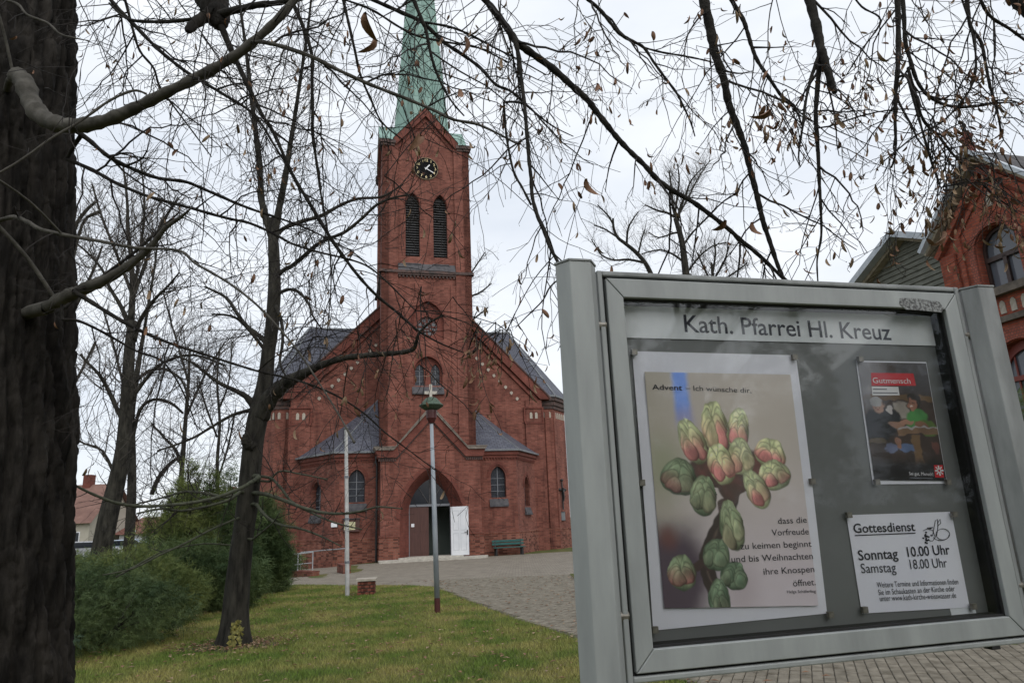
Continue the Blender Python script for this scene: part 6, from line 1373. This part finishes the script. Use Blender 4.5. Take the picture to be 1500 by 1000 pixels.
# --- bare trees in the background
RMIN = .0013
def bare(base, trunk, limbs, label, cat='tree', name='bare_tree', group='bare trees in the background', seed=1, dens=1.0, up=.25, mat=BARK2, r0=.02, L=2.2, gap=.45, step=.24, lev=2):
    global RMIN
    RMIN = .0035 if lev > 1 else .006
    rr = random.Random(seed); t = thing(name, base, label, cat, group); T = MB(); o_ = base
    w, r_ = trunk; m = MB(); m.tube([Vector((w[0].x, w[0].y, base.z - .3))] + w, [r_[0] * 1.15] + r_, 10); m.build('trunk', mat, t, origin=o_, smooth=True, uv=False)
    for w, r_ in limbs:
        m = MB(); m.tube(w, r_, 6); m.build('branch', mat, t, origin=o_, smooth=True, uv=False)
        grow_twigs(T, w, r_, rr, gap / dens * .42, L * 1.15, lev, r0, 0, None, 0, None, 0, .1, step, up, .26, .75, .9)
    w, r_ = trunk; grow_twigs(T, w, r_, rr, gap / dens * 1.2, L, lev, r0, 0, None, 0, None, 0, .25, step, up * .6, .26, .6, 1.2)
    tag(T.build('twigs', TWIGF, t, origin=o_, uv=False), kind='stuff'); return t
def tl(pts, Y, Y1=None): return trace(pts, Y, Y if Y1 is None else Y1, 3)
Y = 22; bare(ground(145, 836), tl([(143, 836, 14.5), (150, 800, 13.5), (160, 750, 13), (170, 710, 12), (180, 660, 11), (184, 610, 10), (187, 560, 9.5), (190, 510, 9), (194, 470, 8)], Y),
    [tl([(184, 622, 6), (172, 600, 5), (158, 570, 4.4), (145, 548, 3.8), (125, 528, 3), (118, 518, 3)], Y, Y - .5), tl([(192, 470, 7), (194, 430, 6), (193, 390, 5), (188, 340, 4), (186, 290, 3), (180, 240, 2)], Y),
     tl([(196, 500, 6), (205, 470, 5), (225, 440, 4), (245, 420, 3), (262, 400, 2)], Y, Y - 1), tl([(190, 480, 6), (178, 450, 5), (160, 420, 4), (150, 395, 3), (128, 370, 2.4), (110, 355, 2)], Y, Y + 1), tl([(184, 600, 4), (210, 560, 4), (240, 530, 3.4), (285, 520, 3), (330, 535, 2)], Y, Y - 1),
     tl([(170, 700, 4), (150, 660, 3), (125, 650, 2.4), (105, 640, 2)], Y), tl([(194, 440, 4), (215, 380, 3.4), (235, 330, 3), (262, 290, 2)], Y, Y + 1.2), tl([(193, 430, 4), (170, 370, 3.4), (150, 320, 2.6), (135, 270, 2)], Y, Y + .5), tl([(193, 445, 3), (205, 370, 3), (212, 300, 2.4), (205, 230, 1.6)], Y, Y + 1)], 'thick leaning bare tree rising behind the near shrub at far left', seed=2, dens=1.25)
Y = 25; bare(ground(186, 826), tl([(186, 826, 9), (190, 780, 8.5), (193, 720, 8), (193, 660, 7.5), (192, 610, 7), (197, 570, 6.5), (205, 520, 5), (212, 480, 4)], Y),
    [tl([(195, 640, 4), (205, 600, 4), (225, 585, 4), (250, 590, 3.4), (268, 605, 2.6)], Y), tl([(198, 560, 4), (215, 545, 4), (240, 540, 3.6), (265, 555, 3), (275, 580, 2)], Y, Y - 1), tl([(212, 480, 3.6), (220, 430, 3), (228, 380, 2.4), (232, 330, 2)], Y), tl([(196, 600, 3), (180, 560, 3), (165, 500, 2.4), (150, 450, 2)], Y, Y + 1)], 'slender bare tree directly right of the thick leaning one', seed=3, dens=1.1)
Y = 30; bare(ground(258, 818), tl([(262, 818, 6), (262, 770, 6), (264, 720, 5.6), (267, 680, 5.4), (270, 640, 5), (273, 600, 4.4), (276, 560, 3.6), (278, 510, 2.6)], Y), [tl([(268, 690, 4), (258, 660, 4), (240, 640, 3), (222, 620, 2)], Y), tl([(222, 724, 5), (232, 700, 5), (248, 680, 4.6), (264, 668, 4)], Y), tl([(273, 610, 3), (290, 570, 3), (305, 540, 2.4), (330, 500, 1.8)], Y), tl([(276, 560, 3), (262, 510, 2.4), (250, 470, 2), (240, 430, 1.6)], Y)], 'bent bare tree rising above the yellowish evergreen', seed=4, dens=1.1)
Y = 38; bare(ground(40, 806), tl([(60, 806, 7), (70, 700, 7), (80, 600, 6), (90, 500, 5), (98, 420, 4), (104, 330, 3)], Y), [tl([(90, 490, 4), (115, 440, 4), (135, 400, 3), (150, 360, 2)], Y), tl([(98, 420, 3.6), (108, 340, 4), (125, 310, 3.6), (140, 296, 3)], Y), tl([(98, 420, 3.6), (120, 330, 3), (142, 312, 4), (148, 310, 3)], Y), tl([(80, 600, 3.4), (110, 560, 3), (140, 500, 2.4)], Y)], 'bare tree mostly hidden behind the huge linden trunk', seed=6, dens=.9)
Y = 34; bare(ground(320, 812), tl([(318, 812, 4.6), (320, 740, 4.4), (318, 680, 4), (322, 620, 3.4), (318, 560, 2.6), (322, 510, 2)], Y), [tl([(320, 700, 2.6), (335, 650, 2.4), (345, 600, 2)], Y), tl([(318, 640, 2.6), (300, 590, 2.4), (290, 550, 1.6)], Y), tl([(320, 600, 2.6), (335, 560, 2), (340, 500, 1.4)], Y)], 'thin bare tree between the evergreens and the lawn tree', seed=7, dens=1.0)
# right of the tower, behind the notice board
Y = 46; bb = ground(1010, 790, 0); bb = Vector((at(1008, 700, Y).x, Y, 0))
bare(bb, tl([(1022, 560, 9), (1014, 470, 8.6), (1007, 420, 8), (1003, 385, 7.4), (999, 355, 6.6), (994, 335, 6), (989, 320, 5)], Y),
    [tl([(994, 330, 4), (986, 305, 3.4), (984, 280, 2.6), (980, 250, 1.8)], Y), tl([(992, 325, 4), (998, 300, 3.6), (1005, 285, 2.8), (1012, 265, 2), (1030, 245, 1.4)], Y), tl([(988, 318, 3.4), (978, 312, 3), (962, 308, 2.4), (945, 300, 1.6)], Y), tl([(996, 340, 3), (985, 342, 2.4), (965, 348, 1.8), (950, 340, 1.4)], Y),
     tl([(1003, 385, 3), (985, 372, 2.6), (965, 366, 2), (940, 372, 1.6)], Y), tl([(1000, 360, 3), (1015, 340, 2.6), (1035, 320, 2), (1050, 305, 1.4)], Y), tl([(1006, 400, 3), (1025, 375, 2.6), (1045, 360, 2), (1065, 355, 1.4)], Y), tl([(988, 318, 3), (992, 290, 2.6), (995, 262, 2), (992, 240, 1.4)], Y), tl([(990, 322, 2.6), (1008, 290, 2.4), (1022, 262, 1.8), (1040, 235, 1.2)], Y, Y + 2)], 'upswept bare tree standing above the top edge of the notice board', seed=8, dens=1.35, L=2.4, step=.3, r0=.022, group='bare trees in the background')
Y = 50; bb = Vector((at(965, 700, Y).x, Y, 0))
bare(bb, tl([(978, 560, 7), (968, 440, 6.4), (955, 405, 6), (945, 385, 5.4), (930, 368, 5), (915, 356, 4.4), (905, 348, 4), (899, 335, 3.4), (898, 320, 2.6)], Y),
    [tl([(945, 385, 3.4), (920, 380, 3), (900, 381, 2.4), (882, 374, 2), (872, 360, 1.6), (866, 350, 1.2)], Y), tl([(918, 358, 3), (920, 335, 2.6), (928, 320, 2), (935, 310, 1.4)], Y), tl([(899, 330, 2.6), (890, 315, 2), (875, 300, 1.4)], Y), tl([(905, 348, 2.4), (885, 335, 2), (870, 330, 1.4)], Y), tl([(935, 372, 2.6), (940, 350, 2), (945, 335, 1.4)], Y)], 'spreading bare tree with crooked limbs left of the upswept one', seed=9, dens=1.3, L=2.0, step=.3, r0=.02)
Y = 52; bb = Vector((at(1052, 700, Y).x, Y, 0))
bare(bb, tl([(1052, 560, 6), (1048, 440, 5), (1045, 410, 4), (1042, 385, 3)], Y), [tl([(1045, 420, 3), (1030, 390, 2.4), (1022, 370, 1.6)], Y), tl([(1045, 410, 3), (1060, 385, 2.4), (1068, 360, 1.6)], Y), tl([(1044, 400, 3), (1048, 370, 2.2), (1046, 350, 1.4)], Y), tl([(1045, 420, 3), (1075, 400, 2.4), (1095, 385, 1.6)], Y), tl([(1045, 425, 3), (1015, 405, 2.4), (1000, 395, 1.6)], Y)], 'dense low bare tree peeping over the notice board', seed=10, dens=2.2, L=1.9, step=.3)
Y = 47; bb = Vector((at(672, 640, Y).x, Y + 2, 0))
bare(bb, tl([(640, 600, 6), (660, 500, 5), (668, 440, 4), (670, 400, 3)], Y + 2), [tl([(668, 430, 3), (690, 400, 2.4), (710, 370, 1.6)], Y), tl([(662, 490, 3), (690, 470, 2.4), (715, 450, 1.6)], Y), tl([(668, 440, 3), (700, 430, 2.4), (720, 415, 1.4)], Y)], 'bare twiggy tree showing behind the right edge of the tower', seed=12, dens=1.2, L=1.9, step=.3)
# trees behind the photographer, mirrored in the glass
for k, (x, y, h) in enumerate(((-4.5, -9, 9), (1.5, -12, 11), (4.0, -10, 9), (8.5, -14, 12), (-1.5, -15, 12), (12.5, -11, 9))):
    b_ = Vector((x, y, 0)); w = [Vector((x + .3 * math.sin(j * .9 + k), y, h * j / 8)) for j in range(9)]; r_ = [.26 * (1 - j / 9.5) for j in range(9)]; lm_ = []; rr = random.Random(40 + k)
    for j in range(3, 9):
        for q in range(2):
            a = rr.uniform(0, 6.28); p = w[j]; lp = [p + Vector((math.cos(a) * s_ * .8, math.sin(a) * s_ * .8, s_ * .7)) * (h / 9) for s_ in (0, .8, 1.8, 2.8)]; lm_.append((lp, [.09, .07, .045, .02]))
    bare(b_, (w, r_), lm_, 'bare roadside tree behind the camera mirrored in the board glass', group='bare trees behind the camera', seed=50 + k, dens=.8, L=2.2, step=.35, lev=1)

# ================================================================== SHRUBS
def fronds(name, lobes, n, mat, parent, org, seed, size=(.10, .2), droop=.25, kids=6, wid=.014, outw=.9):
    # lobes: (cx, cy, cz, rx, ry, rz) relative to the base; small needle sprays through the outer volume
    r_ = np.random.RandomState(seed); vol = np.array([l[3] * l[4] * l[5] for l in lobes]) ** (2 / 3.); cnt = (n * vol / vol.sum()).astype(int); P = []; D = []
    for l, c_ in zip(lobes, cnt):
        d = r_.normal(size=(c_, 3)); d /= np.linalg.norm(d, axis=1)[:, None]; rad = 1 - np.abs(r_.normal(0, .16, c_)) ; rad = np.clip(rad, .35, 1.02)
        bump = 1 + .13 * np.sin(d[:, 0] * 7 + l[0] * 3) * np.cos(d[:, 2] * 6 + l[2]) + .08 * np.sin(d[:, 1] * 13 + d[:, 2] * 11)
        p = d * (rad * bump)[:, None] * np.array(l[3:6]) + np.array(l[:3]); P.append(p); D.append(d * np.array([1, 1, .6]))
    P = np.concatenate(P); D = np.concatenate(D); cl = .5 + .5 * np.sin(P[:, 0] * 9 + 3 * np.sin(P[:, 2] * 5)) * np.sin(P[:, 1] * 8 + P[:, 2] * 7); keep = r_.uniform(size=len(P)) < .35 + .75 * cl; P = P[keep]; D = D[keep]; k = P[:, 2] > .02; P = P[k]; D = D[k]; N_ = len(P)
    D = D * outw + r_.normal(0, .45, (N_, 3)); D[:, 2] += .35 - droop; D /= np.linalg.norm(D, axis=1)[:, None]
    Sd = np.cross(D, r_.normal(size=(N_, 3))); Sd /= np.linalg.norm(Sd, axis=1)[:, None]; L = r_.uniform(size[0], size[1], N_); big = r_.uniform(size=N_) < .10; L[big] *= 2.0; P[big] += D[big] * size[1] * .8
    V = np.zeros((N_, kids, 3, 3))
    for q in range(kids):
        t = .08 + .8 * q / kids; s_ = 1 if q % 2 else -1; b_ = P + D * (L * t)[:, None] - D * (L * .3)[:, None]; dd = D * .8 + Sd * s_ * .75 + r_.normal(0, .2, (N_, 3)); dd[:, 2] -= droop * t; ll = L * (.55 - .3 * t)
        nn = np.cross(dd, D) ; V[:, q, 0] = b_ - D * wid * .6; V[:, q, 1] = b_ + D * wid * .6 + 0; V[:, q, 2] = b_ + dd * ll[:, None]
    V = V.reshape(-1, 3)
    me = bpy.data.meshes.new(name); me.from_pydata(V.tolist(), [], np.arange(len(V)).reshape(-1, 3).tolist()); me.materials.append(mat)
    o = bpy.data.objects.new(name, me); C.objects.link(o); o.parent = parent; return tag(o, kind='stuff')
def shrub(name, base, lobes, n, mat, label, cat='shrub', seed=1, group=None, core=True, **k):
    t = thing(name, base, label, cat, group); m = MB(); rr = random.Random(seed)
    for l in lobes:
        a = Vector((l[0] * .25, l[1] * .25, 0)); b_ = Vector(l[:3]); m.tube([a, a.lerp(b_, .5) + Vector((rr.gauss(0, .06), rr.gauss(0, .06), 0)), b_ + Vector((0, 0, l[5] * .6))], [.045, .032, .01], 6)
        for q in range(6): e = b_ + Vector((rr.uniform(-.7, .7) * l[3], rr.uniform(-.7, .7) * l[4], rr.uniform(-.4, .7) * l[5])); m.tube([a.lerp(b_, rr.uniform(.4, 1)), e], [.016, .004], 4)
    m.build('stem', BARK2, t, uv=False)
    fronds('foliage', lobes, n, mat, t, base, seed, **k); return t
# near wide juniper at left
bN = Vector((-7.1, 11.6, 0))
shrub('juniper_shrub', bN, [(-.2, 0, .55, 1.5, 1.4, .66), (-1.6, -.5, .5, 1.3, 1.3, .62), (.6, .5, .5, .9, 1.0, .52), (-.7, -.9, .38, 1.3, .9, .5), (-2.6, .5, .75, 1.2, 1.2, .75), (-.4, 1.0, .65, 1.1, .9, .62), (-1.2, .8, .8, 1.1, 1.0, .66)], 30000, YEW, 'broad low dark green juniper shrub beside the huge trunk', seed=3, size=(.08, .17), droop=.35, wid=.012)
bY = Vector((-7.9, 14.2, 0))
shrub('cypress_shrub', bY, [(0, 0, .7, 1.2, 1.0, .8), (-1.2, .4, .65, 1.1, .9, .75), (.8, .4, .5, .7, .7, .6)], 15000, YEWY, 'yellowish green low conifer shrub behind the dark juniper', seed=4, size=(.07, .15), droop=.1, wid=.012)
bB = Vector((-8.0, 11.0, 0))
shrub('blue_juniper_shrub', bB, [(0, -.6, .55, .9, .7, .5), (.9, -.95, .35, .8, .5, .35)], 7000, YEWB, 'bluish low juniper sprays against the huge trunk at lawn level', seed=14, size=(.08, .16), droop=.3, wid=.012)
bT = Vector((-6.8, 18.2, 0))
def cone(cx, cy, h, r, n=5): return [(cx, cy, h * (.16 + .72 * i / n), r * (1 - i / (n + .6)) ** .75, r * (1 - i / (n + .6)) ** .75, h / n * .75) for i in range(n)]
shrub('tall_thuja', Vector((at(272, 800, 18).x, 18.0, 0)), cone(0, 0, 4.0, .6) + cone(-.55, .5, 3.5, .5) + cone(.5, .2, 3.8, .5) + cone(.25, -.4, 3.3, .5) + cone(-.3, -.3, 2.9, .5) + cone(-.9, 0, 2.6, .42) + [(0, 0, .8, 1.1, .8, .8)], 24000, YEWY, 'tall yellow green thuja behind the lawn tree, leftmost of the tall evergreens', 'evergreen', seed=5, size=(.12, .24), droop=-.15, wid=.02)
shrub('tall_thuja', Vector((at(332, 800, 18.6).x, 18.6, 0)), cone(0, 0, 3.9, .5) + cone(.35, .3, 3.4, .5) + cone(-.5, .1, 3.5, .5) + cone(.25, -.3, 3.0, .6) + [(0.1, 0, .8, .8, .7, .8)], 15000, YEW, 'dark evergreen with pointed tips directly behind the lawn tree', 'evergreen', seed=6, size=(.12, .24), droop=-.1, wid=.02)
shrub('yew_shrub', Vector((at(388, 800, 20.5).x, 20.5, 0)), [(-.2, 0, 1.0, .75, .8, 1.1), (.2, .1, .7, .55, .7, .8), (-.3, .1, 1.8, .6, .6, .9), (.1, 0, 1.5, .42, .5, .7)], 20000, YEW, 'dark rounded yew right of the lawn tree in front of the church', seed=7, size=(.12, .24), droop=.1, wid=.02)
shrub('yew_shrub', Vector((at(285, 800, 16.4).x, 16.4, 0)), [(0, 0, .7, 1.0, .8, .8), (.85, .3, .55, .7, .7, .6), (-.9, .3, .7, .8, .8, .8)], 17000, YEW, 'dark green yew hedge mass at the foot of the tall evergreens', seed=8, size=(.1, .2), droop=.2, wid=.017)
shrub('thuja_shrub', Vector((-11.3, 17.2, 0)), cone(0, 0, 1.9, .7, 4) + cone(-.9, .2, 1.6, .6, 4), 7000, YEWY, 'small yellow green thuja next to the huge trunk', seed=9, size=(.1, .18), droop=-.1, wid=.02)
for k, (x, y, h) in enumerate(((-5.5, -9, 6.6), (-2.6, -9.6, 7.4), (.4, -9.2, 6.2), (3.2, -10.2, 7.6), (6.2, -10.8, 6.8), (9.5, -11.5, 7.4), (13, -12, 7), (16.5, -11, 7.6), (20, -9, 7.2), (22.5, -5.5, 7.5), (-9, -8, 7))):
    shrub('cypress_hedge', Vector((x, y, 0)), [(0, 0, h * .3, 1.9, 1.0, h * .36), (.3, 0, h * .66, 1.4, .8, h * .34)], 2600, YEW, ('tall dark evergreen behind the camera mirrored low in the board glass'), seed=70 + k, group='evergreens behind the camera', size=(.3, .5), droop=.1, wid=.07)
for k, (x, y) in enumerate(((-18, 26), (-22, 30), (-14.5, 27), (-26, 26), (-12, 30), (-31, 31))):
    shrub('hedge_shrub', Vector((x, y, -.4)), [(0, 0, .7, 2.0, .9, .9), (1.4, .4, .6, 1.3, .8, .7)], 3500, YEW, ('clipped dark hedge shrub in the row beyond the background trunks'), seed=20 + k, group='hedge beyond the lawn', size=(.18, .3), droop=0, wid=.04)
pv = church_m @ Vector((VX - 2.4, -36.77 + 11.6, 0))
shrub('spruce_shrub', pv, cone(0, 0, 4.6, 1.6, 5), 12000, YEW, 'dark conifer in front of the villa at the right edge', 'evergreen', seed=31, size=(.12, .24), droop=.2, wid=.02)
